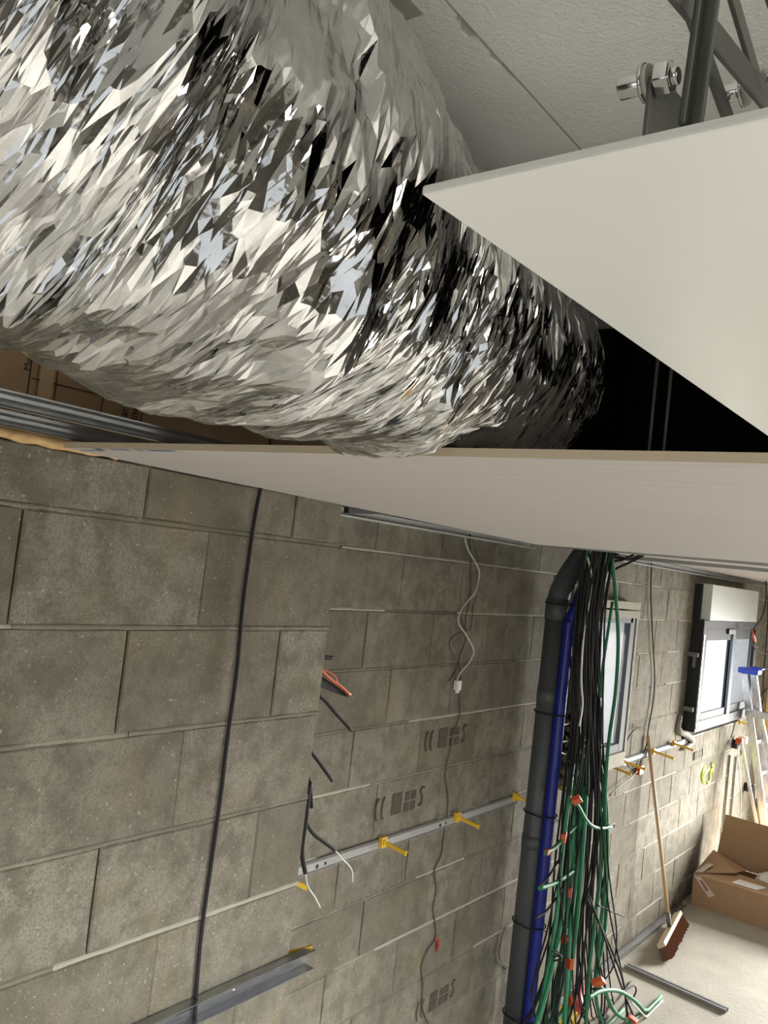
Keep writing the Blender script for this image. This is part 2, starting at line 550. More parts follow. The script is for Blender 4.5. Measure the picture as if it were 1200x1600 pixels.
# ------------------------------------------------------------------ upper ceiling of foam boards
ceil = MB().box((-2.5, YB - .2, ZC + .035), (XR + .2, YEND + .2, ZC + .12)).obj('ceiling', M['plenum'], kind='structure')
XJ = -.79 * .62 / .9; YN = .75
def foam_panel(x0, x1, y0, y1, ragged=None):
    pts = [(x0, y0), (x1, y0)]
    if ragged:                              # chipped edge along x1
        r = np.random.default_rng(5); y = y0
        while y < y1 - .05:
            y += r.uniform(.015, .05); dpt = 0 if r.random() < .62 else r.uniform(.003, .009)
            pts += [(x1 - dpt * .3, y), (x1 - dpt, y + .006)]
        pts = [p for p in pts if not (YN < p[1] < YN + .05 and p[0] > x0 + .1)] if ragged else pts
        pts += [(x1, y1)] if False else []
        pts.append((x1, y1)); pts.append((x0, y1))
        big = [(x1, YN), (x1 - .008, YN + .006), (x1 - .006, YN + .018), (x1 - .013, YN + .028), (x1 - .012, YN + .042), (x1, YN + .05)]
        head = [p for p in pts if p[1] <= YN]; tail = [p for p in pts if p[1] >= YN + .05]
        pts = head + big + tail
    else:
        pts += [(x1, y1), (x0, y1)]
    return MB().prism(pts, 2, ZC, ZC + .035).obj('foam_board', M['eps'], ceil)
ys = [-3.7, -1.25, 1.25 + 1.25, 4.99, 7.48, YEND]
xs = [-2.4, XJ - .0018, XJ + .0018, .42, .423, 1.63, 1.633, XR]
for i in range(0, len(xs), 2):
    for j in range(len(ys) - 1):
        foam_panel(xs[i], xs[i + 1], ys[j] + .0012, ys[j + 1] - .0012, ragged=(i == 0 and j == 1))
a, b = atz(545, 8, ZC - .001), atz(662, 22, ZC - .001)
MB().box((-1.0, a[1] - .12, ZC - .0015), (b[0], b[1], ZC - .0002)).obj('tape_strip', simple('grey_tape', (.40, .38, .33), .6), ceil)
# right side of the ceiling void, then a black sheet added for its shade
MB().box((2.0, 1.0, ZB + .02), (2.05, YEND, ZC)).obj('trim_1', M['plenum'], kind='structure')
MB().box((-.96, 1.92, ZB + .014), (2.0, 1.96, ZC)).obj('void_backdrop', M['plenum'], kind='structure')

# ------------------------------------------------------------------ lowered ceiling: plasterboards
def slab4(c, th):                           # near-left, near-right, far-right, far-left corners
    vs = [tuple(p) for p in c] + [(p[0], p[1], p[2] + th) for p in c]
    return MB().add(vs, [(0, 1, 2, 3), (7, 6, 5, 4), (0, 4, 5, 1), (1, 5, 6, 2), (2, 6, 7, 3), (3, 7, 4, 0)])
pb = slab4([(-1.634, 1.004, ZB), (1.96, 1.004, ZB), (1.96, 3.27, ZB + .014), (-1.64, 3.27, ZB - .02)], .0125)
board = pb.obj('plasterboard', M['board'], label='near plasterboard sheet of the lowered ceiling with raw front edge under the foil duct', cat='plasterboard')
for p0, p1 in ((125, 134), (148, 158), (163, 172), (184, 191), (200, 236), (128, 136)):
    A = atz(p0, 697, ZB); B = atz(p1, 697, ZB)
    MB().box((A[0], 1.006, ZB - .0006), (B[0], 1.021, ZB - .0001)).obj('print_mark', M['bluink'], board)
MB().box((-1.6, 1.031, ZB - .0006), (-1.52, 1.036, ZB - .0001)).obj('print_mark', M['bluink'], board)
pb2 = MB().box((-1.60, 3.34, ZB + .062), (1.96, 10.6, ZB + .075)).box((-2.165, 5.35, ZB + .062), (-1.60, 10.6, ZB + .075))
pb2.obj('plasterboard', M['board'], label='far plasterboard sheet above the galvanised ceiling rails', cat='plasterboard')

# rails carrying it
def furring(ax, a0, a1, c, z, name, label, mat, group=None, wd=.047, hgt=.018):
    """omega ceiling profile, open side up, running along ax at cross position c"""
    p = [(c - wd / 2 + .006, z + hgt), (c - wd / 2, z + hgt - .004), (c - wd / 2, z), (c + wd / 2, z), (c + wd / 2, z + hgt - .004), (c + wd / 2 - .006, z + hgt)]
    return MB().sheet(p, ax, a0, a1, .0012).obj(name, mat, label=label, cat='rail', group=group)
furring(0, -1.55, 1.95, 3.30, ZB + .022, 'ceiling_rail', 'galvanised ceiling rail closest behind the far edge of the near plasterboard', M['rail_pale'])
furring(0, -2.02, 1.95, 4.12, ZB + .012, 'ceiling_rail', 'middle galvanised ceiling rail running across above the hanging green cables', M['rail_pale'], wd=.06)
furring(0, -2.02, 1.95, 4.98, ZB + .014, 'ceiling_rail', 'farthest galvanised ceiling rail running across above the white shutter box', M['rail_pale'], wd=.06)
pz = [(-2.178, ZB - .0), (-2.178, ZB + .03), (-2.148, ZB + .03)]
MB().sheet([(-2.176, ZB + .03), (-2.176, ZB - .006), (-2.148, ZB - .006), (-2.148, ZB + .0)], 1, YP + .01, 4.25, .0015).obj('wall_rail', M['shutter'], label='pale wall rail along the top of the recessed wall beside the pier', cat='rail')
MB().sheet([(-2.176, ZB + .06), (-2.176, ZB + .012), (-2.146, ZB + .012), (-2.146, ZB + .02)], 1, 5.55, 10.6, .0015).obj('wall_rail', M['rail_pale'], label='pale wall rail along the wall top above the windows', cat='rail')
qa, qb = atz(540, 793, ZB - .012), atz(624, 800, ZB - .012)
MB().beam(atx(541, 797, -1.70), atx(624, 801, -1.70), .018, .02, (0, 0, 1)).obj('gap_shade_strip', M['blackface'], label='black strip standing in for the dark gap beneath the plasterboard behind the pier', cat='rail')  # black bar painting the shade of the open gap beside the board

# rails on the top of the pier and kraft-faced insulation behind them
def stud(y0, y1, x, z, name, label, hgt=.035):
    p = [(x - .02, z), (x, z), (x, z + .006), (x - .002, z + .012), (x, z + .018), (x - .002, z + .024), (x, z + hgt), (x - .02, z + hgt)]
    return MB().sheet(p, 1, y0, y1, .0012).obj(name, M['zinc'], label=label, cat='rail')
stud(-.6, 2.4, -1.30, 2.65 + .172, 'galvanised_rail', 'upper galvanised rail lying between the kraft insulation and the pier top', .026)
stud(-.6, 2.4, -1.585, 2.65 + .172, 'galvanised_rail', 'lower ribbed galvanised rail directly above the beige foam bead', .030)
fo = []
for i in range(60):
    y = -.8 + i * .033
    fo.append((-1.632 + rng.normal(0, .002), y, 2.65 + .163 + rng.normal(0, .0015)))
MB().tube(fo, [.011 + rng.uniform(-.0015, .0025) for _ in fo], 8).obj('foam_bead', M['foam'], label='beige expanding foam bead along the top edge of the pier', cat='foam')

XK = -1.74
def kraft(y0, y1, label, mat):
    t = MB().box((XK - .10, y0, ZB + .03), (XK, y1, ZC - .01)).obj('insulation_batt', M[mat], label=label, cat='insulation', bevel=.008)
    return t
ka = kraft(-.6, atx(68, 600, XK)[1] - .012, 'kraft faced insulation batt at the left frame edge above the rails', 'kraft')
kb = kraft(atx(68, 600, XK)[1] + .02, 1.72, 'kraft faced insulation batt with large black lettering behind the foil duct', 'kraft')
kc = kraft(1.73, 3.8, 'kraft faced insulation batt deep in the dark behind the duct', 'kraft')
ys0 = atx(68, 600, XK)[1]
MB().box((XK - .05, ys0 - .011, ZB + .03), (XK + .006, ys0 + .019, ZC - .01)).obj('kraft_seam', M['kraft_light'], kb)
for (a, b, par) in (((50, 560), (47, 615), ka), ((90, 583), (85, 622), kb), ((163, 604), (161, 641), kb), ((224, 625), (223, 655), kb)):
    A, B = atx(*a, XK), atx(*b, XK)
    MB().box((XK, A[1] - .0012, ZB + .035), (XK + .0012, A[1] + .0012, ZC - .02)).obj('print_line', M['ink'], par)
A, B = atx(50, 591, XK), atx(172, 621, XK)
MB().beam((XK + .0006, A[1], A[2]), (XK + .0006, B[1], B[2]), .0024, .0012, (0, 0, 1)).obj('print_line', M['ink'], kb)
A, B = atx(216, 635, XK), atx(262, 645, XK)
MB().beam((XK + .0006, A[1], A[2]), (XK + .0006, B[1], B[2]), .0024, .0012, (0, 0, 1)).obj('print_line', M['ink'], kb)
zz = [(4, 532), (15, 548), (20, 540), (30, 545)]
mbz = MB()
for p, q in zip(zz[:-1], zz[1:]): mbz.beam(atx(*p, XK + .0006), atx(*q, XK + .0006), .003, .0012, (0, 0, 1))
mbz.obj('print_line', M['ink'], ka)
for body, px, size, par in (('Mur', (46, 580), .020, ka), ('anes', (198, 652), .030, kb), ('lité', (214, 658), .030, kb)):
    o_ = atx(*px, XK + .0008)
    text_mesh(body, size, M['ink'], o_, (0, 0.0, 1), (0, -1, 0), par)

# ------------------------------------------------------------------ the foil duct
def build_duct():
    keys = [(-330, -260, .52, .21), (-120, -60, .585, .21), (100, 118, .665, .212), (300, 268, .765, .212), (478, 408, .97, .203), (600, 482, 1.15, .200), (705, 545, 1.42, .203),
            (782, 578, 1.75, .205), (796, 592, 2.1, .205), (715, 590, 2.5, .205), (610, 590, 2.9, .2)]
    P = np.array([np.r_[atd(a, b, c), r] for a, b, c, r in keys])
    S = np.array(spline(P, 24)); c = S[:, :3]; r = S[:, 3]
    d = np.r_[0, np.cumsum(np.linalg.norm(np.diff(c, axis=0), axis=1))]
    ds, NV = .0030, 74                       # rings and sectors of the irregular facet net
    NU = int(d[-1] / ds)
    q = np.random.default_rng(21)
    R0 = .205; per = 2 * np.pi * R0
    gs, gt = np.meshgrid(np.arange(NU) * ds, np.arange(NV) / NV * per, indexing='ij')
    gt = gt + (np.arange(NU)[:, None] % 2) * per / NV / 2
    s2 = np.clip(gs + q.uniform(-.42, .42, gs.shape) * ds, 0, d[-1])
    t2 = gt + q.uniform(-.45, .45, gs.shape) * per / NV
    def n2(fs, ft, seed):                    # smooth noise, periodic round the tube
        g = np.random.default_rng(seed); out = 0
        for _ in range(6):
            kt = g.integers(-ft, ft + 1); ks = g.normal(0, fs)
            out = out + np.sin(2 * np.pi * ks * s2 + kt * t2 / R0 + g.uniform(0, 6.3))
        return out / 2.4
    def facets(cs, nt, seed, shear):         # random heights, linear over triangles cs long
        g = np.random.default_rng(seed); ns = int(d[-1] / cs) + 60
        hgt = g.normal(0, 1, (ns, nt))
        a = s2 / cs + shear * np.sin(t2 / R0 + seed) + .35 * n2(3, 4, seed + 1) + 20; b = t2 / per * nt + .3 * n2(4, 4, seed + 2)
        i0 = np.floor(a).astype(int); j0 = np.floor(b).astype(int); u_, v_ = a - i0, b - j0
        flip = (i0 + j0) % 2 == 1; u_ = np.where(flip, 1 - u_, u_)
        ia, ib = np.where(flip, i0 + 1, i0), np.where(flip, i0, i0 + 1)
        H = lambda ii, jj: hgt[np.clip(ii, 0, ns - 1), jj % nt]
        A_, B_, C_, D_ = H(ia, j0), H(ib, j0), H(ia, j0 + 1), H(ib, j0 + 1)
        return np.where(u_ + v_ < 1, A_ + u_ * (B_ - A_) + v_ * (C_ - A_), D_ + (1 - u_) * (C_ - D_) + (1 - v_) * (B_ - D_))
    L = s2 / d[-1]
    near = np.clip(1.3 - L * 1.6, .3, 1)
    mask = np.clip(.55 + .75 * n2(3, 3, 77), .10, 1.2)
    disp = .006 * n2(1.0, 2, 3) + .0070 * near * facets(.060, 13, 31, .9) + .0055 * (.3 + .7 * near) * facets(.024, 24, 47, 1.5)
    disp = disp + .0021 * facets(.0095, 34, 58, 2) * np.clip(mask + .3, 0, 1) + (.0006 + .0007 * (1 - near)) * q.normal(0, 1, s2.shape) * (mask * near + .9 * (1 - near))
    col3 = lambda arr, x: np.interp(x, d, arr)
    T = np.gradient(c, axis=0); T /= np.linalg.norm(T, axis=1)[:, None]
    U = np.zeros_like(T); u = np.array([0, 0, 1.0])
    for k in range(len(T)):
        u = u - T[k] * (u @ T[k]); u /= np.linalg.norm(u); U[k] = u
    W = np.cross(T, U)
    at = lambda arr: np.stack([np.interp(s2, d, arr[:, k]) for k in range(3)], -1)
    th = t2 / R0
    P3 = at(c) + (at(U) * np.cos(th)[..., None] + at(W) * np.sin(th)[..., None]) * (np.interp(s2, d, r) + disp)[..., None]
    # beyond the board's edge the duct rests on it
    over = P3[..., 1] > .70
    k_ = np.clip((P3[..., 1] - .70) / .295, 0, 1)
    zlow = ZB - .032 + k_ ** 4 * .0485
    P3[..., 2] = np.where(over & (P3[..., 2] < zlow), zlow + np.abs(disp) * .4, P3[..., 2])
    P3[..., 2] = np.minimum(P3[..., 2], ZC - .006 - np.abs(disp) * .4)
    P3[..., 0] = np.maximum(P3[..., 0], XK + .012)
    F = []; UVL = []
    uvp = np.stack([s2, t2], -1).reshape(-1, 2)
    for i in range(NU - 1):
        j = np.arange(NV); jn = (j + 1) % NV
        a0, b0, a1, b1 = i * NV + j, i * NV + jn, (i + 1) * NV + j, (i + 1) * NV + jn
        w0 = np.where(jn == 0, per, 0.0)
        if i % 2 == 0: tr = ((a0, b0, a1), (b0, b1, a1)); wr_ = ((0, 1, 0), (1, 1, 0))
        else: tr = ((a0, b0, b1), (a0, b1, a1)); wr_ = ((0, 1, 1), (0, 1, 0))
        for t_, k_ in zip(tr, wr_):
            F.append(np.stack(t_, -1)); UVL.append(np.stack([uvp[x] + np.stack([0 * w0, w0 * kk], -1) for x, kk in zip(t_, k_)], 1))
    F = np.concatenate(F); UVL = np.concatenate(UVL)
    me = bpy.data.meshes.new('foil_duct')
    me.vertices.add(NU * NV); me.vertices.foreach_set('co', P3.astype(np.float32).ravel())
    nf = len(F); me.loops.add(nf * 3); me.polygons.add(nf)
    me.loops.foreach_set('vertex_index', F.astype(np.int32).ravel())
    me.polygons.foreach_set('loop_start', np.arange(nf, dtype=np.int32) * 3)
    me.polygons.foreach_set('loop_total', np.full(nf, 3, np.int32))
    me.uv_layers.new(name='UVMap').data.foreach_set('uv', UVL.astype(np.float32).ravel())
    me.polygons.foreach_set('use_smooth', np.zeros(nf, bool))
    me.materials.append(M['foil']); me.update(calc_edges=True); me.validate()
    return link('foil_duct', me, label='large crumpled silver foil ventilation duct running over the plasterboard edge', cat='duct')
build_duct()

# ------------------------------------------------------------------ scissor lift with its white panel
lift = thing('scissor_lift', 'white ceiling panel carried by grey scissor arms with chrome bolts', 'lift panel')
ZPN = 2.65 + .15; KL = .15 / .33
ang = math.radians(-1.6); c0 = np.array([-.452, .597]) * KL
ux = np.array([math.cos(ang), math.sin(ang)]) * .62; uy = np.array([-math.sin(ang), math.cos(ang)]) * .70
cc = [c0, c0 + ux, c0 + ux + uy, c0 + uy]
slab4([(p[0], p[1], ZPN) for p in cc], .0042).obj('panel', M['white'], lift, bevel=.0012)
def arm(p, q, x, wpx, dep, th=.005, name='arm', mat='greypaint'):
    x *= KL; dep *= KL; th *= KL
    A, B = atx(*p, x), atx(*q, x); d = (B - A)
    hi, lo = (A, B)
    A2 = A - d * .9
    t = (ZPN + .005 - B[2]) / d[2]
    B2 = B + d * (max(0.0, min(t, 1.2)) if d[2] < 0 else .8)
    return MB().beam(A2, B2, wpx * dep / FPX, th, (0, d[2], -d[1])).obj(name, M[mat], lift, bevel=.0004)
arm((1087, 20), (1201, 160), -.235, 40, .82)
arm((1072, 0), (1140, 192), -.262, 34, .83)
arm((1146, 0), (1190, 150), -.252, 29, .87)
arm((1060, 165), (1095, 205), -.285, 24, .82)
arm((1205, 0), (1225, 60), -.20, 22, .87)
A, B = atx(1100, -40, -.22 * KL), atx(1065, 214, -.22 * KL); B = B + (B - A) * ((ZPN + .006 - B[2]) / (B - A)[2])
MB().beam(A, B, .006, .0024, (0, 1, 0)).beam(A + [.0028, .0028, 0], B + [.0028, .0028, 0], .0033, .0056, (0, 1, 0)).obj('upright_bar', M['darkbar'], lift, bevel=.001)
# bracket with rounded head carrying the front bolt
xb = -.283 * KL
P = [atx(a, b, xb) for a, b in ((1006, 250), (1062, 240), (1063, 158), (1052, 140), (1038, 122), (1026, 114), (1019, 122))]
MB().prism([(p[1], p[2]) for p in P], 0, xb - .002, xb).obj('bracket', M['greypaint'], lift, bevel=.0006)
def bolt(px, x, k=1.0, nut=True):
    c_ = atx(*px, x); e = np.array([1.0, 0, 0])
    MB().cyl(c_ - e * .026 * k, c_ - e * .009 * k, .0078 * k, 20).cyl(c_ - e * .0268 * k, c_ - e * .026 * k, .0066 * k, 20).obj('bolt_head', M['chrome'], lift, bevel=.0004)
    MB().cyl(c_ - e * .009 * k, c_ - e * .0065 * k, .0135 * k, 24).obj('washer', M['chrome'], lift)
    MB().cyl(c_ - e * .0065 * k, c_ - e * .0035 * k, .0125 * k, 24).obj('spacer', M['washer'], lift)
    if nut: MB().cyl(c_ + e * .0005, c_ + e * .012 * k, .0125 * k, 6).cyl(c_ + e * .012 * k, c_ + e * .017 * k, .0065 * k, 14).obj('nut', M['chrome'], lift, bevel=.0007)
bolt((1024, 126), xb, .56)
bolt((1176, 138), -.25 * KL, .55, False)
bolt((1200, 128), -.246 * KL, .6)

# ------------------------------------------------------------------ windows
def window(n, hole, xf, box_top, wood_sill):
    y0, y1, z0, z1 = hole
    root = link('window_%d' % n, None, kind='structure')
    return root, y0, y1, z0, z1
# window 2 (far, sliding, anthracite): projects from the wall
r2 = link('window_2', None, kind='structure')
y0, y1, z0, z1 = WB; xf = -2.075
MB().box((X2 - .12, y0 - .01, z0 - .03), (xf - .002, y0 + .012, z1 + .0)).obj('side_casing', M['blackface'], r2)
MB().box((X2 - .10, y1 - .006, z0 - .03), (xf - .052, y1 + .01, z1 + .0)).obj('jamb_lining', M['paper'], r2)
MB().box((X2 - .02, y1 - .004, z0 - .03), (xf - .002, y1 + .01, z1 + .0)).obj('side_casing', M['frame'], r2)
fr = MB(); fw = .055
fr.box((xf - .05, y0, z0 - .03), (xf, y0 + fw, z1)).box((xf - .05, y1 - fw, z0 - .03), (xf, y1, z1)).box((xf - .05, y0 + fw, z0 - .03), (xf, y1 - fw, z0 + .05)).box((xf - .05, y0 + fw, z1 - .07), (xf, y1 - fw, z1))
fro = fr.obj('frame', M['frame'], r2, bevel=.003)
MB().box((xf, y0 + .004, z0 - .005), (xf + .004, y0 + .016, z1 - .12)).obj('trim_strip', M['alu'], fro)
MB().box((xf, y0 + .02, z0 + .044), (xf + .012, y0 + .95, z0 + .056)).obj('sill_strip', M['alu'], fro)
ym = (y0 + y1) / 2 + .02
def sash(ya, yb, x, parent, name='sash'):
    b = MB(); q = .055
    b.box((x - .018, ya, z0 + .05), (x, ya + q, z1 - .07)).box((x - .018, yb - q, z0 + .05), (x, yb, z1 - .07)).box((x - .018, ya + q, z0 + .05), (x, yb - q, z0 + .12)).box((x - .018, ya + q, z1 - .17), (x, yb - q, z1 - .07))
    o = b.obj(name, M['frame'], parent, bevel=.003)
    MB().box((x - .012, ya + q - .004, z0 + .115), (x - .006, yb - q + .004, z1 - .165)).obj('pane', M['glass'], o)
    return o
s1 = sash(y0 + fw + .005, ym + .04, xf - .004, r2); sash(ym - .04, y1 - fw - .005, xf - .026, r2)
MB().box((xf - .01, ym - .05, z0 + .05), (xf + .012, ym + .05, z1 - .10)).obj('meeting_stile', M['sash'], r2, bevel=.003)
MB().box((xf - .002, ym - .22, z1 - .115), (xf + .016, ym + .02, z1 - .07)).obj('latch', M['blackface'], r2, bevel=.002)
MB().box((xf - .002, ym + .34, z1 - .06), (xf + .003, ym + .62, z1 - .045)).obj('vent_slot', M['blackface'], r2)
sb = MB().box((X2 - .05, y0 + .02, z1 + .005), (xf + .03, 8.92, z1 + .305)).obj('shutter_box', M['shutter'], r2, bevel=.004)
MB().box((X2 - .08, y0 - .02, z1), (X2 + .06, y0 + .015, z1 + .30)).obj('box_end_hole', M['blackface'], sb)
for zc in (z0 + .14, z0 + .59):
    MB().box((X2 - .02, y0 - .05, zc), (xf - .02, y0 - .011, zc + .035)).obj('fixing_bracket', M['zinc_light'], r2)
MB().box((X2 + .045, y0 - .045, z0 + .5), (X2 + .065, y0 - .011, z0 + .59)).obj('fixing_bracket', M['zinc_light'], r2)
cb = [atx(*p, X2 + .012) for p in ((1063, 1118), (1060, 1140), (1072, 1148), (1082, 1160), (1064, 1172))]
MB().tube(spline(cb, 4), [.02] * 4 + [.03] * 8 + [.022] * 4 + [.006], 6).obj('sealing_foam', M['foam_white'], r2)

# window 1 (near, narrow)
r1 = link('window_1', None, kind='structure')
y0, y1, z0, z1 = WA; xf1 = -2.09
MB().box((X2 - .12, y0 - .10, z0 - .05), (xf1 - .002, y0 + .01, z1 + .02)).obj('side_casing', M['blackface'], r1)
fr = MB(); fw = .05
fr.box((xf1 - .045, y0, z0 - .03), (xf1, y0 + fw, z1)).box((xf1 - .045, y1 - .095, z0 - .03), (xf1, y1, z1)).box((xf1 - .045, y0 + fw, z0 - .03), (xf1, y1 - .095, z0 + .03)).box((xf1 - .045, y0 + fw, z1 - .04), (xf1, y1 - fw, z1))
fr.obj('frame', M['frame'], r1, bevel=.003)
MB().box((xf1 - .022, y0 + fw - .004, z0 + .025), (xf1 - .014, y1 - .09, z1 - .035)).obj('pane', M['glass'], r1)
MB().box((xf1 - .03, y1 + .001, z0 - .06), (xf1 + .006, y1 + .035, z1 + .02)).obj('jamb_strip', M['foam_white'], r1)
MB().box((X2 - .17, y1 - .002, z0 - .04), (xf1 - .047, y1 + .03, z1 + .0)).obj('jamb_lining', M['paper'], r1)
MB().box((X2 - .05, y0 - .03, z1 + .055), (xf1 + .01, y1 + .04, z1 + .105)).obj('head_board', M['mortar'], r1, bevel=.003)
MB().box((X2 - .05, y0 - .03, z1 - .005), (xf1 + .012, y1 + .04, z1 + .045)).obj('head_board', M['mortar'], r1, bevel=.003)
MB().box((X2 - .05, y0 - .05, z0 - .12), (xf1 + .014, y1 + .01, z0 - .028)).obj('sill_board', M['mortar'], r1, bevel=.003)
fm = [atx(*p, X2 + .02) for p in ((908, 945), (902, 975), (896, 1030), (893, 1085), (890, 1140), (884, 1190), (880, 1228))]
fm = spline(fm, 8)
MB().tube([p + rng.normal(0, .006, 3) for p in fm], [.028 + rng.uniform(-.008, .01) for _ in fm], 8).obj('sealing_foam', M['foam_white'], r1)

# ------------------------------------------------------------------ pipe, sheath, ties
xc = -2.085
yp = 4.47
pr = .060
pm = MB()
top = [(xc, yp, .02), (xc, yp, 2.45)]
pm.cyl((xc, yp, .0), (xc, yp, 2.50), pr, 28)
pp = pm.obj('drain_pipe', M['pipe'], label='thick grey plastic drain pipe standing in front of the block wall', cat='pipe')
el = spline([(xc, yp, 2.49), (xc + .005, yp + .012, 2.58), (xc + .03, yp + .06, 2.69), (xc + .06, yp + .13, 2.80), (xc + .09, yp + .2, 2.92)], 6)
MB().tube(el, .062, 24).obj('elbow', M['pipe'], pp)
MB().cyl((xc, yp, 2.42), (xc, yp, 2.54), .0655, 28).obj('coupling', M['pipe'], pp)
MB().cyl((xc, yp, 1.95), (xc, yp, 2.04), .063, 28).obj('coupling', M['pipe'], pp)
MB().cyl((xc, yp, 1.15), (xc, yp, 1.22), .063, 28).obj('coupling', M['pipe'], pp)
bx, by, br = xc + .088, yp - .015, .033
bl = spline([(bx, by, .0), (bx, by, 1.0), (bx, by, 2.30), (bx + .004, by + .004, 2.42), (bx + .035, by + .03, 2.56), (bx + .055, by + .05, 2.70), (bx + .06, by + .06, 2.95)], 8)
MB().tube(bl, br, 16).obj('blue_conduit', M['blue'], label='dark blue flexible conduit strapped along the grey drain pipe', cat='conduit')
for py_, nm in ((938, 'uppermost'), (1107, 'second'), (1268, 'third'), (1440, 'fourth'), (1588, 'lowest')):
    z = atx(835, py_, xc)[2] if py_ > 1000 else 2.43
    z = {938: 2.65 - .135, 1107: 2.65 - .745, 1268: 2.65 - 1.30, 1440: 2.65 - 1.90, 1588: 2.65 - 2.40}[py_]
    mb = MB(); loop = []
    for k in range(29):
        a = 2 * math.pi * k / 28
        d = np.array([math.cos(a), math.sin(a)])
        # outline around both pipes: support function of two discs
        s_ = max(pr + .0075, d @ np.array([bx - xc, by - yp]) + br + .003)
        loop.append((xc + d[0] * s_, yp + d[1] * s_, z + .003 * math.sin(a)))
    mb.tube(loop, .004, 6)
    mb.beam((bx + br + .004, by - .01, z), (bx + br + .03, by - .014, z - .012), .004, .002, (0, 0, 1))
    mb.obj('cable_tie', M['black'], label='black cable tie round pipe and blue conduit, %s of the five' % nm, cat='cable tie')

# ------------------------------------------------------------------ cable bundle
CX = [870, 950, 1050, 1150, 1250, 1350, 1450, 1550, 1640, 1720]
CC = [937, 923, 917, 916, 914, 909, 900, 892, 886, 884]
CH = [25, 22, 25, 27, 34, 40, 44, 60, 84, 90]
CABS = []
def cable(pts, r, mat, label, group=None, cat='cable', n=6, tags=(), sub=5, name=None, tail=None):
    sp = spline(pts, sub)
    sp = [np.array([max(p[0], X2 + r + .004), p[1], max(p[2], r + .001)]) if p[1] > YP else p for p in sp]
    o = MB().tube(sp, r, n).obj(name or ('conduit' if mat == 'green' else 'cable'), M[mat], label=label, cat=cat, group=group)
    for (f, w_, h_, tm) in tags:
        i = int(f * (len(sp) - 1)); p = sp[i]
        d = sp[min(i + 1, len(sp) - 1)] - sp[max(i - 1, 0)]; d /= np.linalg.norm(d)
        u = np.array(random.choice([(0.3, -1, 0), (1, -.5, 0), (.5, .8, 0)])); u = u / np.linalg.norm(u)
        q = MB()
        q.beam(p - d * h_ / 2 + u * (w_ / 2 - r), p + d * h_ / 2 + u * (w_ / 2 - r), w_, r * 2 + .003, u)
        q.obj('tag', M[tm], o, bevel=.002)
    return o
def bundle_cable(kind, off, x0, seed, end='down'):
    q = np.random.default_rng(seed); pts = []
    ph = q.uniform(0, 6.3); am = q.uniform(.08, .28); o1 = off
    for i, y in enumerate(CX):
        o2 = o1 + am * math.sin(ph + i * q.uniform(.8, 1.1)) + (q.normal(0, .10) if i > 5 else 0)
        spread = 1.0
        x = x0 + .02 * math.sin(ph * 2 + i) + (.05 * q.random() if i > 6 else 0)
        p = atx(CC[i] + CH[i] * max(-1.05, min(1.05, o2)) * spread, y, x)
        if i == 0: p[2] = ZB + .10
        pts.append(p)
    return pts
GL_B = 'thin black cable in the thick bundle right of the blue conduit'
GL_G = 'green conduit in the thick bundle right of the blue conduit'
sd = 100
for k in range(52):
    sd += 1; q = np.random.default_rng(sd)
    off = -1 + 2 * (k + .5) / 52 + q.normal(0, .1)
    pts = bundle_cable('b', off * .92, (-1.86 if k % 2 else -1.93) + q.uniform(-.06, .05), sd)
    if k % 5 in (1, 4): pts = pts[:int(q.integers(6, 9))]
    r = q.uniform(.0045, .0068)
    TG = {6: (.55, 'uppermost'), 18: (.66, 'second'), 28: (.76, 'third'), 33: (.86, 'lowest')}
    tg = [(TG[k][0], .035, .045, 'orange')] if k in TG else ()
    cable(pts, r, 'black', 'black bundle cable wearing the %s of four orange tags on black cables' % TG[k][1] if k in TG else GL_B, None if k in TG else 'black cables of the hanging bundle', tags=tg)
for k, off in enumerate((-.85, -.62, -.5, -.35, -.2, -.05, .1, .55, .8)):
    sd += 1; q = np.random.default_rng(sd)
    pts = bundle_cable('g', off, -1.865 + q.uniform(-.02, .045), sd)
    for i in range(1, 4): pts[i] = atx(CC[i] + CH[i] * off * .7, CX[i], -2.03 + .02 * i)
    if k < 7:                                # drawn together on the left half lower down
        for i in range(4, len(pts)):
            p = atx(CC[i] + CH[i] * (off * .75 - .05), CX[i], pts[i][0]); pts[i][1] = .35 * pts[i][1] + .65 * p[1]
    tg = [((.52, .47, .62, .7, .56, .75, .8, .45, .5)[k], .045, .05, 'orange')] if k in (0, 2, 3, 5, 6) else ()
    nm_ = ('green bundle conduit wearing the uppermost orange tag at the far left', 'untagged green bundle conduit nearest the blue conduit', 'green bundle conduit wearing the second orange tag from the top',
           'green bundle conduit wearing the third orange tag from the top', 'untagged green bundle conduit in the middle of the cables', 'green bundle conduit wearing the fourth orange tag from the top',
           'green bundle conduit wearing the lowest orange tag near the floor', 'untagged green bundle conduit right of the middle', 'untagged green bundle conduit farthest right among the hanging cables')[k]
    cable(pts, q.uniform(.0095, .012), 'green', nm_, None, cat='conduit', n=8, tags=tg)
X0 = -1.86
def ppx(lst, x): return [atx(a, b, x if not isinstance(x, (list, tuple)) else x[i]) for i, (a, b) in enumerate(lst)]
cable(ppx([(955, 862), (962, 930), (966, 1000), (962, 1080), (950, 1170), (945, 1260), (946, 1370), (938, 1450), (930, 1530)], -1.84), .0115, 'green', 'green conduit arcing out right of the bundle in front of the narrow window', cat='conduit', n=8)
cable(ppx([(938, 1090), (941, 1050), (948, 1000), (957, 940)], -1.83), .009, 'green', 'short green conduit inside the right arc in front of the narrow window', cat='conduit', n=8)
cable(ppx([(918, 870), (924, 900), (922, 930), (912, 990), (908, 1060), (910, 1100), (905, 1135)], -1.82), .005, 'whitecable', 'white cable looping down the left side of the bundle top', cat='cable')
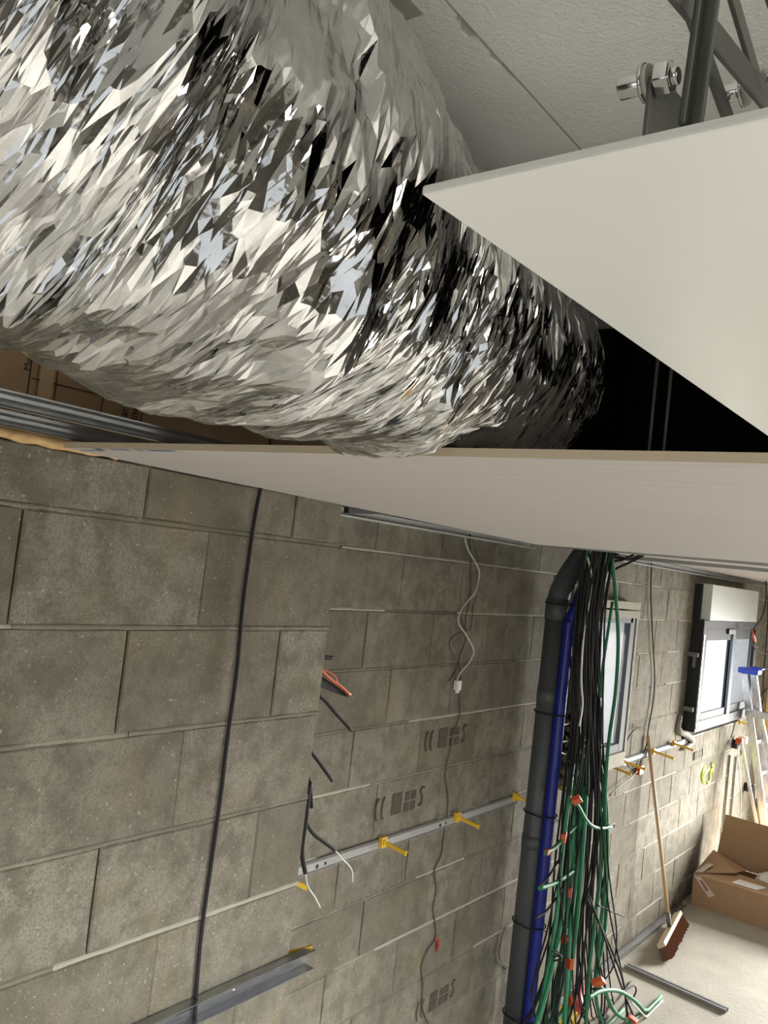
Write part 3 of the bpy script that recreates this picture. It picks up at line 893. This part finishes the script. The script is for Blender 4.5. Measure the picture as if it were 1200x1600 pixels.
for k_, (l_, nm_) in enumerate((([(872, 1128), (884, 1132), (895, 1126), (903, 1120)], 'upper'), ([(872, 1162), (886, 1158), (896, 1170), (899, 1182), (888, 1190)], 'middle'), ([(870, 1172), (884, 1178), (893, 1166), (884, 1150)], 'lower'))):
    cable(ppx(l_, X2 + .05), .005, 'whitecable', nm_ + ' tangle of white wire on the black casing left of the bundle', cat='wire')
cable(ppx([(893, 1045), (900, 1065), (908, 1078), (912, 1100)], X2 + .05), .006, 'whitecable', 'white cable stub against the black window casing behind the bundle', cat='cable')
cable(ppx([(900, 1290), (880, 1310), (866, 1325), (852, 1333)], -1.83), .011, 'green', 'green conduit stub bending left to an orange capped end', cat='conduit', n=8, tags=[(.97, .022, .03, 'orange')])
cable(ppx([(896, 1360), (880, 1372), (862, 1382), (843, 1388)], -1.83), .011, 'green', 'green conduit bending left behind the blue conduit below the orange cap', cat='conduit', n=8)
cable(ppx([(897, 1250), (905, 1262), (915, 1280), (926, 1291), (940, 1294), (955, 1292)], -1.80), .010, 'green', 'green conduit with round orange tag curling right across the cables', cat='conduit', n=8, tags=[(.02, .05, .055, 'orange')])
cable(ppx([(946, 1293), (955, 1288), (960, 1288), (958, 1294), (948, 1297)], -1.80), .004, 'greywire', 'small grey wire loop at the right side of the bundle', cat='wire')
cable(ppx([(875, 1340), (862, 1362), (850, 1378), (842, 1384)], -1.85), .0055, 'black', 'black cable branching left just above the lower green bend', cat='cable')
cable(ppx([(885, 1375), (868, 1405), (852, 1425), (836, 1436)], -1.85), .0055, 'black', 'black cable branching left to behind the blue conduit, lower of two', cat='cable')
cable(ppx([(948, 1290), (950, 1350), (956, 1400), (963, 1450), (962, 1490), (956, 1515), (938, 1540)], -1.80), .005, 'black', 'black cable hanging clear at the right of the bundle and curling back', cat='cable')
cable(ppx([(940, 1290), (945, 1350), (950, 1410), (962, 1475), (976, 1545), (984, 1620)], -1.79), .0055, 'black', 'black cable hanging outermost right beside the broom', cat='cable')
cable(ppx([(915, 1400), (935, 1440), (958, 1490), (975, 1540), (982, 1620)], -1.77), .0065, 'black', 'thick black cable slanting right from the bundle knot', cat='cable')
cable(ppx([(918, 1395), (940, 1452), (960, 1510), (978, 1560), (1000, 1610)], -1.75), .006, 'black', 'black cable slanting to the lower right corner of the bundle', cat='cable')
cable(ppx([(933, 1414), (950, 1422), (975, 1432)], -1.80), .005, 'black', 'short black cable stub pointing right from the bundle', cat='cable')
cable(ppx([(930, 1535), (945, 1550), (960, 1580), (985, 1598), (1000, 1610)], -1.74), .012, 'green', 'green conduit below the square orange tag sweeping right over the floor', cat='conduit', n=8, tags=[(.0, .065, .075, 'orange')])
cable(ppx([(918, 1560), (935, 1550), (955, 1547), (975, 1552), (1000, 1572), (1028, 1612)], -1.72), .012, 'green', 'green conduit arching over the floor at the lower right end of the bundle', cat='conduit', n=8)
cable(ppx([(925, 1545), (955, 1546), (975, 1548), (990, 1540), (994, 1548), (990, 1558)], -1.75), .005, 'black', 'dark wire hooking over at the top of the right green arch', cat='wire')
cable(ppx([(985, 1565), (1000, 1580), (1010, 1590), (1024, 1600), (1030, 1615)], -1.70), .006, 'whitecable', 'white cable crossing the floor at the lower right end of the bundle', cat='cable')
cable(ppx([(978, 1622), (985, 1596), (990, 1590)], -1.70), .010, 'green', 'stub of green conduit with orange end at the bottom right of the bundle', cat='conduit', n=8, tags=[(.95, .055, .05, 'orange')])
for k, (a_, b_) in enumerate((((958, 872), (985, 874)), ((955, 880), (978, 873)), ((960, 890), (990, 876)))):
    cable(ppx([(948, 925 + 6 * k), (952, 900), a_, b_, (b_[0] + 25, b_[1] - 14)], [-1.9, -1.9, -1.88, -1.8, -1.72]), .0075, 'black', ('nearest', 'middle', 'outermost')[k] + ' black cable fanning right from the bundle top under the rails', cat='cable')
# ties holding the bundle
mb = MB()
for k in range(7):
    a0 = atx(862 + k * 1.5, 1486 + (k % 3) * 8, -1.79); b0 = atx(878 - k, 1494 + (k % 4) * 5, -1.77)
    mb.tube(spline([a0, (a0 + b0) / 2 + [.02, 0, .012 * (k % 3)], b0], 4), .0035, 5)
mb.obj('tie_knot', M['black'], label='knot of black wire ends on the left of the bundle above the floor', cat='wire knot')
fl = atz(905, 1560, .06)
mb = MB(); pts = spline([atz(893, 1580, .05), fl, atz(917, 1546, .07)], 6)
mb.tube(pts, [.02, .045, .055, .06, .06, .06, .06, .06, .06, .055, .045, .035, .015], 10).obj('pink_pouch', M['pink'], label='crumpled pink plastic pouch lying behind the bundle foot', cat='pouch')
fl = atz(826, 1552, .10)
mb = MB(); mb.tube(spline([fl + [0, -.02, -.09], fl, fl + [.02, .02, .11]], 5), [.03, .05, .07, .075, .07, .065, .06, .05, .04, .03, .012], 10).obj('maroon_sack', M['maroon'], label='dark maroon sack peeking out right of the blue conduit foot', cat='sack')
fl = atz(878, 1592, .05)
mb = MB(); mb.box(fl - [.05, .12, .05], fl + [.06, .10, .03]); ys_ = mb.obj('yellow_carton', M['yellow'], bevel=.006, label='small yellow carton on the floor under the bundle', cat='carton')
MB().box(fl + [-.052, -.122, -.02], fl + [.02, -.03, .034]).obj('wrapper', M['green'], ys_)

# ------------------------------------------------------------------ cables on the walls
cable([atx(a, b, X1 + .012) for a, b in ((412, 740), (407, 765), (398, 810), (388, 880), (378, 960), (370, 1050), (356, 1150), (344, 1250), (330, 1350), (317, 1440), (309, 1520), (304, 1600), (300, 1690))], .0055, 'black', 'long black cable hanging down the face of the near pier', n=10, sub=8)
def stub(pts, x, r, label, mat='black', tip=None):
    P_ = [atx(a, b, x) for a, b in pts]
    o = MB().tube(spline(P_, 5), r * .82, 8).obj('cable', M[mat], label=label, cat='cable')
    if tip: MB().tube(spline([P_[-1]] + [atx(a, b, x) for a, b in tip], 4), .003, 6).obj('inner_wire', M['whitecable'], o)
    return o
XS = -1.96
stub([(490, 1022), (508, 1027), (519, 1028)], XS, .010, 'thick black cable stub topmost behind the pier edge')
stub([(480, 1075), (505, 1092), (525, 1115), (549, 1141)], XS, .0085, 'black cable stub behind the pier below the red flat cable', tip=None)
stub([(470, 1155), (490, 1180), (505, 1200), (519, 1220)], XS, .0085, 'straight black cable stub behind the pier at mid height')
stub([(478, 1205), (484, 1225), (487, 1262)], XS, .0085, 'short black cable stub pointing down beside the pier edge')
stub([(484, 1222), (478, 1280), (472, 1330), (477, 1364)], XS + .02, .010, 'black cable hanging down the pier edge with a stripped white end', tip=[(481, 1385), (492, 1402), (500, 1418)])
stub([(478, 1286), (490, 1303), (507, 1316), (523, 1328)], XS, .009, 'black cable curving right over the steel rail with a stripped end', tip=[(535, 1342), (549, 1358), (551, 1378)])
fb = thing('flat_cable', 'flat black and red ribbon cable sticking out behind the pier', 'cable')
pl = [atx(a, b, XS) for a, b in ((496, 1052), (520, 1068), (547, 1087), (544, 1090), (520, 1082), (498, 1072))]
MB().prism([(p[1], p[2]) for p in pl], 0, XS - .004, XS).obj('black_strand', M['black'], fb)
MB().tube(spline([atx(a, b, XS + .005) for a, b in ((494, 1040), (515, 1060), (532, 1072), (547, 1086))], 4), .006, 6).obj('red_strand', M['orange'], fb)
MB().tube(spline([atx(a, b, XS + .006) for a, b in ((500, 1044), (522, 1055), (527, 1068))], 4), .003, 6).obj('red_strand', M['orange'], fb)

XW = X2 + .008
wc = stub([(728, 835), (727, 845), (733, 862), (746, 885), (749, 900), (742, 925), (726, 945), (717, 962), (717, 975), (727, 990), (738, 1010), (740, 1020), (733, 1035), (720, 1050), (714, 1062)], XW + .012, .0052, 'white cable spiralling down the recessed wall to a white plug', 'whitecable')
pz_ = atx(715, 1070, XW + .012)
MB().box(pz_ - [.014, .016, .026], pz_ + [.014, .016, .022]).box(pz_ - [.008, .006, .04], pz_ + [.008, .010, -.02]).obj('plug', M['paper'], wc, bevel=.003)
dwire = stub([(734, 835), (736, 880), (735, 930), (728, 965), (727, 1000), (718, 1030), (720, 1060), (717, 1080), (719, 1105), (716, 1125), (707, 1150), (704, 1170), (697, 1200), (696, 1218), (700, 1240), (699, 1270), (693, 1310), (690, 1335), (679, 1360), (682, 1390), (677, 1420), (681, 1450), (680, 1468), (668, 1485), (659, 1510), (661, 1540), (660, 1575), (672, 1605)], XW, .004, 'thin grey wire running down the whole recessed wall with a red flag', 'greywire')
fl_ = [atx(a, b, XW) for a, b in ((679, 1464), (685, 1468), (686, 1478), (681, 1488), (683, 1476))]
MB().prism([(p[1], p[2]) for p in fl_], 0, XW - .001, XW + .003).obj('red_flag', M['red'], dwire)
stub([(738, 840), (745, 865), (748, 875)], XW, .003, 'short dark wire tail beside the spiral white cable top', 'greywire')
stub([(746, 930), (740, 945), (738, 965), (735, 985), (725, 980), (722, 958), (732, 940)], XW, .003, 'loop of thin grey wire tied round the spiral white cable', 'greywire')
stub([(728, 988), (716, 990), (704, 1000), (703, 1012), (710, 1025), (716, 1035)], XW, .003, 'thin brown wire bow left of the spiral white cable', 'greywire')
stub([(716, 1035), (710, 1052), (702, 1064)], XW, .004, 'thin grey wire end pointing left above the white plug', 'greywire')
stub([(798, 1447), (788, 1452), (783, 1470), (780, 1490), (783, 1502), (795, 1512)], XW, .004, 'thin dark wire bow on the wall left of the pipe', 'greywire')

# cable between the windows and others at the right
hc = stub([(1018, 880), (1017, 930), (1020, 1000), (1023, 1060), (1020, 1100), (1013, 1138), (1011, 1160), (1003, 1185), (999, 1198)], XW + .008, .006, 'black cable hanging from the ceiling between the two windows')
p_ = atx(999, 1202, XW + .012)
MB().box(p_ - [.015, .045, .035], p_ + [.02, .04, .03]).obj('red_tag', M['orange'], hc, bevel=.004)
stub([(1012, 1140), (1000, 1136), (986, 1146), (977, 1165), (977, 1185), (985, 1200), (998, 1195)], XW + .02, .005, 'black cable loop hanging beside the narrow window')
stub([(996, 1205), (985, 1215), (968, 1228), (952, 1243)], XW + .02, .005, 'grey wire from the red tag slanting down to the bundle', 'greywire')
rc = stub([(1197, 905), (1196, 940), (1190, 965), (1176, 985), (1173, 1000), (1182, 1015), (1195, 1021), (1208, 1015)], X2 + .2, .007, 'black cable hanging at the right frame edge with an orange sleeve')
MB().tube([atx(1175, 985, X2 + .2), atx(1180, 1002, X2 + .2)], .013, 8).obj('orange_sleeve', M['orange'], rc)
stub([(1200, 930), (1199, 980), (1193, 1060), (1192, 1095), (1186, 1110)], XW, .006, 'black cable against the wall right of the sliding window')
stub([(1200, 1075), (1190, 1085), (1188, 1102), (1194, 1112)], XW, .005, 'coil of black wire at the wall right of the sliding window')
# conduit runs under the sliding window
for k, (p0, p1) in enumerate((((1141, 1180), (1112, 1360)), ((1151, 1182), (1121, 1365)))):
    A, B = atx(*p0, X2 + .016), atx(*p1, X2 + .016)
    MB().cyl((X2 + .014, A[1], A[2]), (X2 + .014, A[1], B[2] - .05), .011, 8).obj('wall_conduit', M['greywire' if k == 9 else 'foam_white'], label=('left' if k == 0 else 'right') + ' of two grey conduits running down the wall beneath the sliding window', cat='conduit')
def box_outlet(px, label, extra):
    c_ = atx(*px, X2 + .03)
    t = MB().cyl(c_ - [.029, 0, 0], c_ + [.02, 0, 0], .045, 14).obj('outlet_box', M['black'], label=label, cat='outlet')
    for k in range(5):
        a = random.uniform(-1, 1)
        MB().tube(spline([c_ + [.02, 0, 0], c_ + [.06, a * .05, .03], c_ + [.07, a * .09, -.05 - .03 * k]], 4), .006, 6).obj('loose_wire', M[('black', 'black', 'whitecable', 'black', 'greywire')[k]], t)
    for (off, s_, mt) in extra:
        q_ = c_ + np.array(off)
        MB().box(q_ - s_, q_ + s_).obj('connector', M[mt], t, bevel=.006)
box_outlet((1150, 1163), 'upper black wall outlet with loose wires, white and orange connectors', [((.05, -.09, .05), .03, 'orange'), ((.05, .06, .05), .035, 'paper')])
box_outlet((1168, 1230), 'lower black wall outlet with loose black wires behind the ladder', [])
stub([(1146, 1120), (1147, 1135), (1142, 1152)], XW + .02, .006, 'short black wire from the window foot to the upper wall outlet')
stub([(1153, 1180), (1156, 1210), (1158, 1260), (1150, 1300), (1135, 1345)], XW, .005, 'pale wire running down from the upper wall outlet', 'whitecable')

# ------------------------------------------------------------------ rails with yellow clips
def wall_rail(y0, y1, xw, zc, label, mat, holes=()):
    p = [(xw + .001, zc + .021), (xw + .008, zc + .023), (xw + .018, zc + .018), (xw + .018, zc - .010), (xw + .009, zc - .013), (xw + .009, zc - .017), (xw + .018, zc - .020), (xw + .006, zc - .024)]
    o = MB().sheet(p, 1, y0, y1, .0014).obj('wall_rail', M[mat], label=label, cat='rail')
    for hy in holes:
        MB().cyl((xw + .0185, hy, zc), (xw + .0195, hy, zc), .009, 10).obj('slot_hole', M['blackface'], o)
        MB().cyl((xw + .0185, hy + .05, zc + .002), (xw + .0195, hy + .05, zc + .002), .007, 10).obj('slot_hole', M['blackface'], o)
    return o
ZR = 2.65 - 1.243
wall_rail(YP + .02, 4.39, X2, ZR, 'galvanised rail running along the recessed wall from pier to pipe', 'rail_pale', [atx(490, 1352, X2)[1], atx(683, 1286, X2)[1]])
wall_rail(4.9, 7.36, X2, ZR + .012, 'galvanised rail running along the wall beneath the two windows', 'rail_grey')
def chan(y0, y1, xw, zc, label):
    p = [(xw + .034, zc + .026), (xw + .001, zc + .026), (xw + .001, zc + .004), (xw + .006, zc), (xw + .001, zc - .004), (xw + .001, zc - .026), (xw + .034, zc - .026)]
    o = MB().sheet(p, 1, y0, y1, .0014).obj('wall_rail', M['zinc'], label=label, cat='rail')
    return o
cr = chan(.4, atx(486, 1505, X1 + .02)[1], X1, 2.65 - 1.205, 'galvanised channel projecting past the lower face of the near pier')
MB().cyl((X1 + .0068, 1.72, 2.65 - 1.193), (X1 + .009, 1.72, 2.65 - 1.193), .007, 8).cyl((X1 + .009, 1.72, 2.65 - 1.193), (X1 + .02, 1.72, 2.65 - 1.198), .003, 8).obj('screw', M['chrome'], cr)
def clip(px, x, label, ln=.10, head=True, dirv=(1, .12, -.16)):
    c_ = atx(*px, x)
    t = thing('yellow_clip', label, 'clip'); t.location = c_
    d = np.array(dirv); d = d / np.linalg.norm(d)
    if head:
        MB().box((-.016, -.019, -.023), (.004, .019, .023)).cyl((.0, 0, 0), (.012, 0, 0), .014, 8).obj('clip_head', M['yellow'], t, bevel=.002)
    MB().beam((.002, 0, 0), d * ln, .016, .009, (0, 0, 1)).beam(d * ln * .93, d * ln, .02, .012, (0, 0, 1)).obj('clip_stem', M['yellow'], t)
XC = X2 + .035
clip((600, 1316), XC, 'yellow plastic clip on the recessed rail nearest the pier', .115)
clip((716, 1277), XC, 'yellow plastic clip in the middle of the recessed rail', .115)
clip((807, 1245), XC, 'yellow plastic clip on the recessed rail end against the grey pipe', .05)
clip((462, 1379), X2 + .06, 'yellow plastic stub just beneath the recessed rail at the pier edge', .05, False, (.6, .5, -.3))
clip((449, 1490), X1 - .03, 'yellow plastic peg jutting out behind the pier above the channel end', .075, False, (.6, .8, .2))
clip((866, 1228), XC, 'yellow plastic clip between the blue conduit and the bundle', .11)
clip((953, 1197), XC, 'yellow plastic clip directly right of the green bundle under the narrow window', .15)
clip((976, 1190), XC, 'yellow plastic clip under the right corner of the narrow window', .15)
clip((1022, 1174), XC, 'yellow plastic clip just right of the broom handle top', .15)
clip((1054, 1162), XC, 'yellow plastic clip under the left corner of the sliding window', .15)
clip((1157, 1128), XC, 'yellow plastic clip under the sliding window near the ladder', .1)

# ------------------------------------------------------------------ block stamps and paint
def stamp(px, scale=1.0, soft=False):
    o = atx(*px, X2 + .0016); mt = M['stamp_soft' if soft else 'stamp']; y_, z_ = o[1], o[2]
    k = scale
    for cx_ in (.03, .075):                  # CE mark: two open rings
        pts = [(X2 + .0016, y_ + (cx_ + .0 - .026 * math.cos(a)) * k, z_ + .052 * math.sin(a) * k) for a in np.linspace(-1.15, 1.15, 9)]
        MB().tube(pts, .0055 * k, 4).obj('stamp_mark', mt, wall)
    MB().box((X2 - .001, y_ + .125 * k, z_ - .045 * k), (X2 + .0022, y_ + .20 * k, z_ + .05 * k)).obj('stamp_mark', mt, wall)
    for i in range(3):
        for j in range(2):
            if i == 2: continue
            q = .225 + i * .05
            MB().box((X2 - .001, y_ + q * k, z_ + (.006 - .05 * j) * k), (X2 + .0022, y_ + (q + .036) * k, z_ + (.044 - .05 * j) * k)).obj('stamp_mark', mt, wall)
    pts = [(X2 + .0016, y_ + (.345 + a) * k, z_ + b * k) for a, b in ((.03, .045), (.012, .05), (.0, .03), (.015, .012), (.02, -.01), (.01, -.035), (-.005, -.03))]
    MB().tube(pts, .006 * k, 4).obj('stamp_mark', mt, wall)
stamp((664, 1159), .98)
stamp((586, 1266), 1.0)
stamp((650, 1582), .92)
stamp((1083, 1182), .75, True)
pm_ = thing('paint_mark', 'fluorescent yellow painted number on the wall beneath the sliding window', 'paint mark')
def stroke(l):
    MB().tube(spline([atx(a, b, X2 + .001) for a, b in l], 4), .014, 5).obj('stroke', M['paint'], pm_)
stroke([(1101, 1198), (1096, 1208), (1097, 1222)])
stroke([(1107, 1202), (1101, 1208), (1098, 1214), (1099, 1223)])
stroke([(1111, 1192), (1113, 1200), (1109, 1206), (1108, 1220), (1104, 1223)])
stroke([(1114, 1195), (1112, 1208)])

# ------------------------------------------------------------------ floor things
tr = MB().sheet([(X2 + .02, .03), (X2 + .02, .002), (X2 + .06, .002), (X2 + .06, .018)], 1, 2.2, 7.7, .002)
tr.obj('floor_track', M['zinc_light'], label='galvanised floor track running along the foot of the wall', cat='rail')
A, B = atz(978, 1508, .012), atz(1136, 1579, .012)
d = (B - A); n_ = np.array([d[1], -d[0], 0]); n_ /= np.linalg.norm(n_)
st = MB().beam(A + [0, 0, -.008], B + [0, 0, -.008], .05, .0015, n_).beam(A + n_ * .025, B + n_ * .025, .024, .0015, (0, 0, 1)).beam(A - n_ * .025, B - n_ * .025, .024, .0015, (0, 0, 1)).beam(A + n_ * .018 + [0, 0, .011], B + n_ * .018 + [0, 0, .011], .012, .0015, n_).beam(A - n_ * .018 + [0, 0, .011], B - n_ * .018 + [0, 0, .011], .012, .0015, n_)
st.obj('metal_stud', M['zinc'], label='grey metal stud lying loose on the floor beside the broom', cat='stud')

# broom
br_ = thing('broom', 'wooden push broom with brown bristles leaning against the wall', 'broom')
F1, F2 = atz(1073, 1452, .0), atz(1047, 1506, .0)
H1, H2 = F1 + [-.075, 0, .10], F2 + [-.075, 0, .10]
ax_ = (H2 - H1) / np.linalg.norm(H2 - H1)
mid_ = (H1 + H2) / 2
side = np.cross(ax_, [0, 0, 1.0])
nrm = (mid_ - (F1 + F2) / 2); nrm /= np.linalg.norm(nrm)
MB().beam(H1, H2, .062, .03, np.cross(ax_, nrm)).obj('broom_head', M['woodpale'], br_, bevel=.006)
bm_ = MB()
L_ = np.linalg.norm(H2 - H1); wv = np.cross(ax_, nrm)
for i in range(34):
    for j in range(6):
        a0 = H1 + ax_ * L_ * (i + .5) / 34 + wv * (j - 2.5) * .0095 - nrm * .012
        b0 = a0 - nrm * (.095 + random.uniform(-.012, .0)) + wv * (j - 2.5) * .004 + ax_ * random.uniform(-.006, .006)
        b0[2] = max(b0[2], .002)
        bm_.tube([a0, b0], [.0065, .0085], 4)
bm_.obj('bristles', M['bristle'], br_, kind='stuff')
hb = atx(1046, 1456, mid_[0]); hb = mid_ + nrm * .01
ht = atx(1012, 1150, X2 + .02)
dd = (ht - hb) / np.linalg.norm(ht - hb)
MB().cyl(hb + dd * .05, ht, .0125, 12).obj('handle', M['wood'], br_)
MB().cyl(hb - dd * .0, hb + dd * .12, .017, 12).obj('socket', M['zinc_light'], br_)

# cardboard box
bxo = thing('cardboard_box', 'large open cardboard box with taped flaps on the floor against the wall', 'box')
x0, x1, yf, yb, hh = -2.105, -1.0, 7.78, 8.32, .255
th = .006
def panel(name, c4, mat='card', thk=th):
    c4 = [np.array(p, float) for p in c4]; n = np.cross(c4[1] - c4[0], c4[3] - c4[0]); n /= np.linalg.norm(n)
    vs = list(c4) + [p + n * thk for p in c4]
    return MB().add(vs, [(0, 1, 2, 3), (7, 6, 5, 4), (0, 4, 5, 1), (1, 5, 6, 2), (2, 6, 7, 3), (3, 7, 4, 0)]).obj(name, M[mat], bxo)
panel('front_side', [(x0, yf, 0), (x1, yf, 0), (x1, yf, hh), (x0, yf, hh)])
panel('back_side', [(x0, yb, 0), (x1, yb, 0), (x1, yb, hh), (x0, yb, hh)], 'card_in')
panel('left_side', [(x0, yf, 0), (x0, yb, 0), (x0, yb, hh), (x0, yf, hh)])
panel('right_side', [(x1, yf, 0), (x1, yb, 0), (x1, yb, hh), (x1, yf, hh)])
panel('bottom', [(x0, yf, .002), (x1, yf, .002), (x1, yb, .002), (x0, yb, .002)], 'card_in')
panel('back_flap', [(x0 + .03, yb + .006, hh), (x1, yb + .006, hh), (x1, yb + .10, hh + .40), (x0 + .06, yb + .10, hh + .42)], 'card_in')
ff = panel('front_flap', [(x0, yf, hh), (x1, yf, hh), (x1, yf + .24, hh + .025), (x0 + .10, yf + .24, hh + .04)])
lf = panel('left_flap', [(x0, yf + .02, hh + .006), (x0 + .30, yf + .18, hh + .06), (x0 + .32, yb - .08, hh + .03), (x0 + .01, yb - .01, hh + .10)])
def strip(pts, mat, name='tape_strip'):
    panel(name, pts, mat, .0015)
panel('tape_strip', [(x0 + .002, yf - .0064, hh - .005), (x0 + .06, yf - .0064, hh + .0), (x0 + .19, yf - .0064, hh - .12), (x0 + .14, yf - .0064, hh - .15)], 'tape', .0015)
panel('tape_print', [(x0 + .05, yf - .0080, hh - .03), (x0 + .075, yf - .0080, hh - .025), (x0 + .14, yf - .0080, hh - .09), (x0 + .115, yf - .0080, hh - .105)], 'tape_red', .001)
panel('tape_strip', [(x0 + .73, yf - .0064, 0.004), (x0 + .78, yf - .0064, .004), (x0 + .78, yf - .0064, hh), (x0 + .73, yf - .0064, hh)], 'tape', .0015)
panel('tape_print', [(x0 + .742, yf - .0080, 0.03), (x0 + .768, yf - .0080, .03), (x0 + .768, yf - .0080, hh - .03), (x0 + .742, yf - .0080, hh - .03)], 'tape_red', .001)
panel('tape_strip', [(x0 + .84, yf - .0064, 0.004), (x0 + .90, yf - .0064, .004), (x0 + .90, yf - .0064, .10), (x0 + .84, yf - .0064, .10)], 'tape', .0015)
panel('tape_strip', [(x0 + .005, yf + .03, hh + .016), (x0 + .06, yf + .03, hh + .026), (x0 + .11, yf + .2, hh + .075), (x0 + .05, yf + .2, hh + .065)], 'tape', .0015)
panel('paper_label', [(x0 + .30, yf + .04, hh + .016), (x0 + .50, yf + .04, hh + .016), (x0 + .56, yf + .14, hh + .03), (x0 + .34, yf + .14, hh + .03)], 'paper', .0015)
panel('tape_strip', [(x0 + .86, yf + .02, hh + .012), (x0 + 1.0, yf + .02, hh + .012), (x0 + 1.0, yf + .10, hh + .02), (x0 + .86, yf + .10, hh + .02)], 'tape', .0015)
def crumple_bag(c_, r, label, mat):
    bm = bmesh.new(); bmesh.ops.create_icosphere(bm, subdivisions=3, radius=1)
    q = np.random.default_rng(int(c_[0] * 1000) % 97 + 5)
    dirs = q.normal(size=(14, 3)); dirs /= np.linalg.norm(dirs, axis=1)[:, None]
    for v in bm.verts:
        p = np.array(v.co); k = 1 + .28 * np.sum(np.abs(((dirs @ p) * 2.2 + q.random() * .02) % 1 - .5) - .25) / 3
        v.co = Vector((p * k * r) * np.array([1.1, .9, .75])) + Vector(c_)
    me = bpy.data.meshes.new('plastic_wrap'); bm.to_mesh(me); bm.free(); me.materials.append(M[mat])
    link('plastic_wrap', me, label=label, cat='plastic bag')
crumple_bag(np.array([x0 + .56, yf + .36, .27]), .12, 'crumpled clear plastic bag in the middle of the cardboard box', 'bag')
crumple_bag(np.array([x0 + .86, yf + .36, .26]), .10, 'crumpled grey plastic bag at the right in the cardboard box', 'bag')

# step ladder
ld = thing('step_ladder', 'aluminium step ladder with a blue top cap behind the cardboard box', 'ladder')
YL = 8.85
def lp(a, b, y=YL): return aty(a, b, y)
topA, topB = lp(1163, 1052), lp(1177, 1050, YL + .02)
botA, botB = lp(1163, 1052), lp(1177, 1050)
dA = lp(1196, 1300) - topA; dB = lp(1206, 1290, YL + .25) - topB
def to_floor(p, d): return p + d * ((.012 - p[2]) / d[2])
fA, fB = to_floor(topA, dA), to_floor(topB, dB)
MB().beam(topA, fA, .065, .028, (1, 0, 0)).obj('front_rail', M['alu'], ld, bevel=.004)
MB().beam(topB, fB, .065, .028, (1, 0, 0)).obj('front_rail', M['alu'], ld, bevel=.004)
dC = lp(1222, 1260, YL + .3) - lp(1192, 1118, YL + .1); tC = lp(1186, 1112, YL + .06); fC = to_floor(tC, dC)
MB().beam(tC, fC, .05, .026, (1, 0, 0)).obj('rear_rail', M['alu'], ld, bevel=.004)
dD = lp(1184, 1300, YL + .02) - lp(1161, 1180, YL + .02); tD = lp(1158, 1160, YL + .02); fD = to_floor(tD, dD)
MB().beam(tD, fD, .028, .02, (1, 0, 0)).obj('brace_rail', M['alu'], ld, bevel=.003)
for t in np.linspace(.18, .92, 6):
    a_, b_ = topA + (fA - topA) * t, topB + (fB - topB) * t
    MB().beam(a_, b_, .03, .05, (0, 0, 1)).obj('rung', M['alu'], ld, bevel=.003)
    c_ = tC + (fC - tC) * t
    MB().beam(b_, c_, .022, .022, (0, 0, 1)).obj('spreader', M['alu'], ld)
cp = (topA + topB) / 2
MB().box(cp + [-.09, -.07, -.01], cp + [.10, .09, .045]).box(cp + [.02, -.06, .04], cp + [.13, .06, .065]).obj('top_cap', M['bluecap'], ld, bevel=.01)
h_ = lp(1182, 1116, YL - .03)
MB().box(h_ - [.10, .02, .035], h_ + [.12, .02, .035]).cyl(h_ + [-.07, -.03, 0], h_ + [-.07, .03, 0], .03, 12).cyl(h_ + [.06, -.03, 0], h_ + [.06, .03, 0], .03, 12).obj('hinge', M['alu'], ld, bevel=.004)

# yellow insulation slab leaning at the far right
gA = aty(1196, 1062, 10.3)
MB().box((gA[0], 10.3, 0), (gA[0] + .6, 10.42, gA[2])).obj('insulation_slab', M['glasswool'], label='yellow insulation slab standing against the far wall at the right frame edge', cat='insulation', bevel=.01)
# threaded hangers in the dark void
for k, px in enumerate((1015, 1038)):
    q = aty(px, 690, 1.8)
    MB().cyl((q[0], 1.8, ZB + .0145), (q[0], 1.8, ZC), .004, 8).obj('hanger_rod', M['greypaint'], label=('left' if k == 0 else 'right') + ' threaded hanger rod standing in the dark ceiling void', cat='rod')
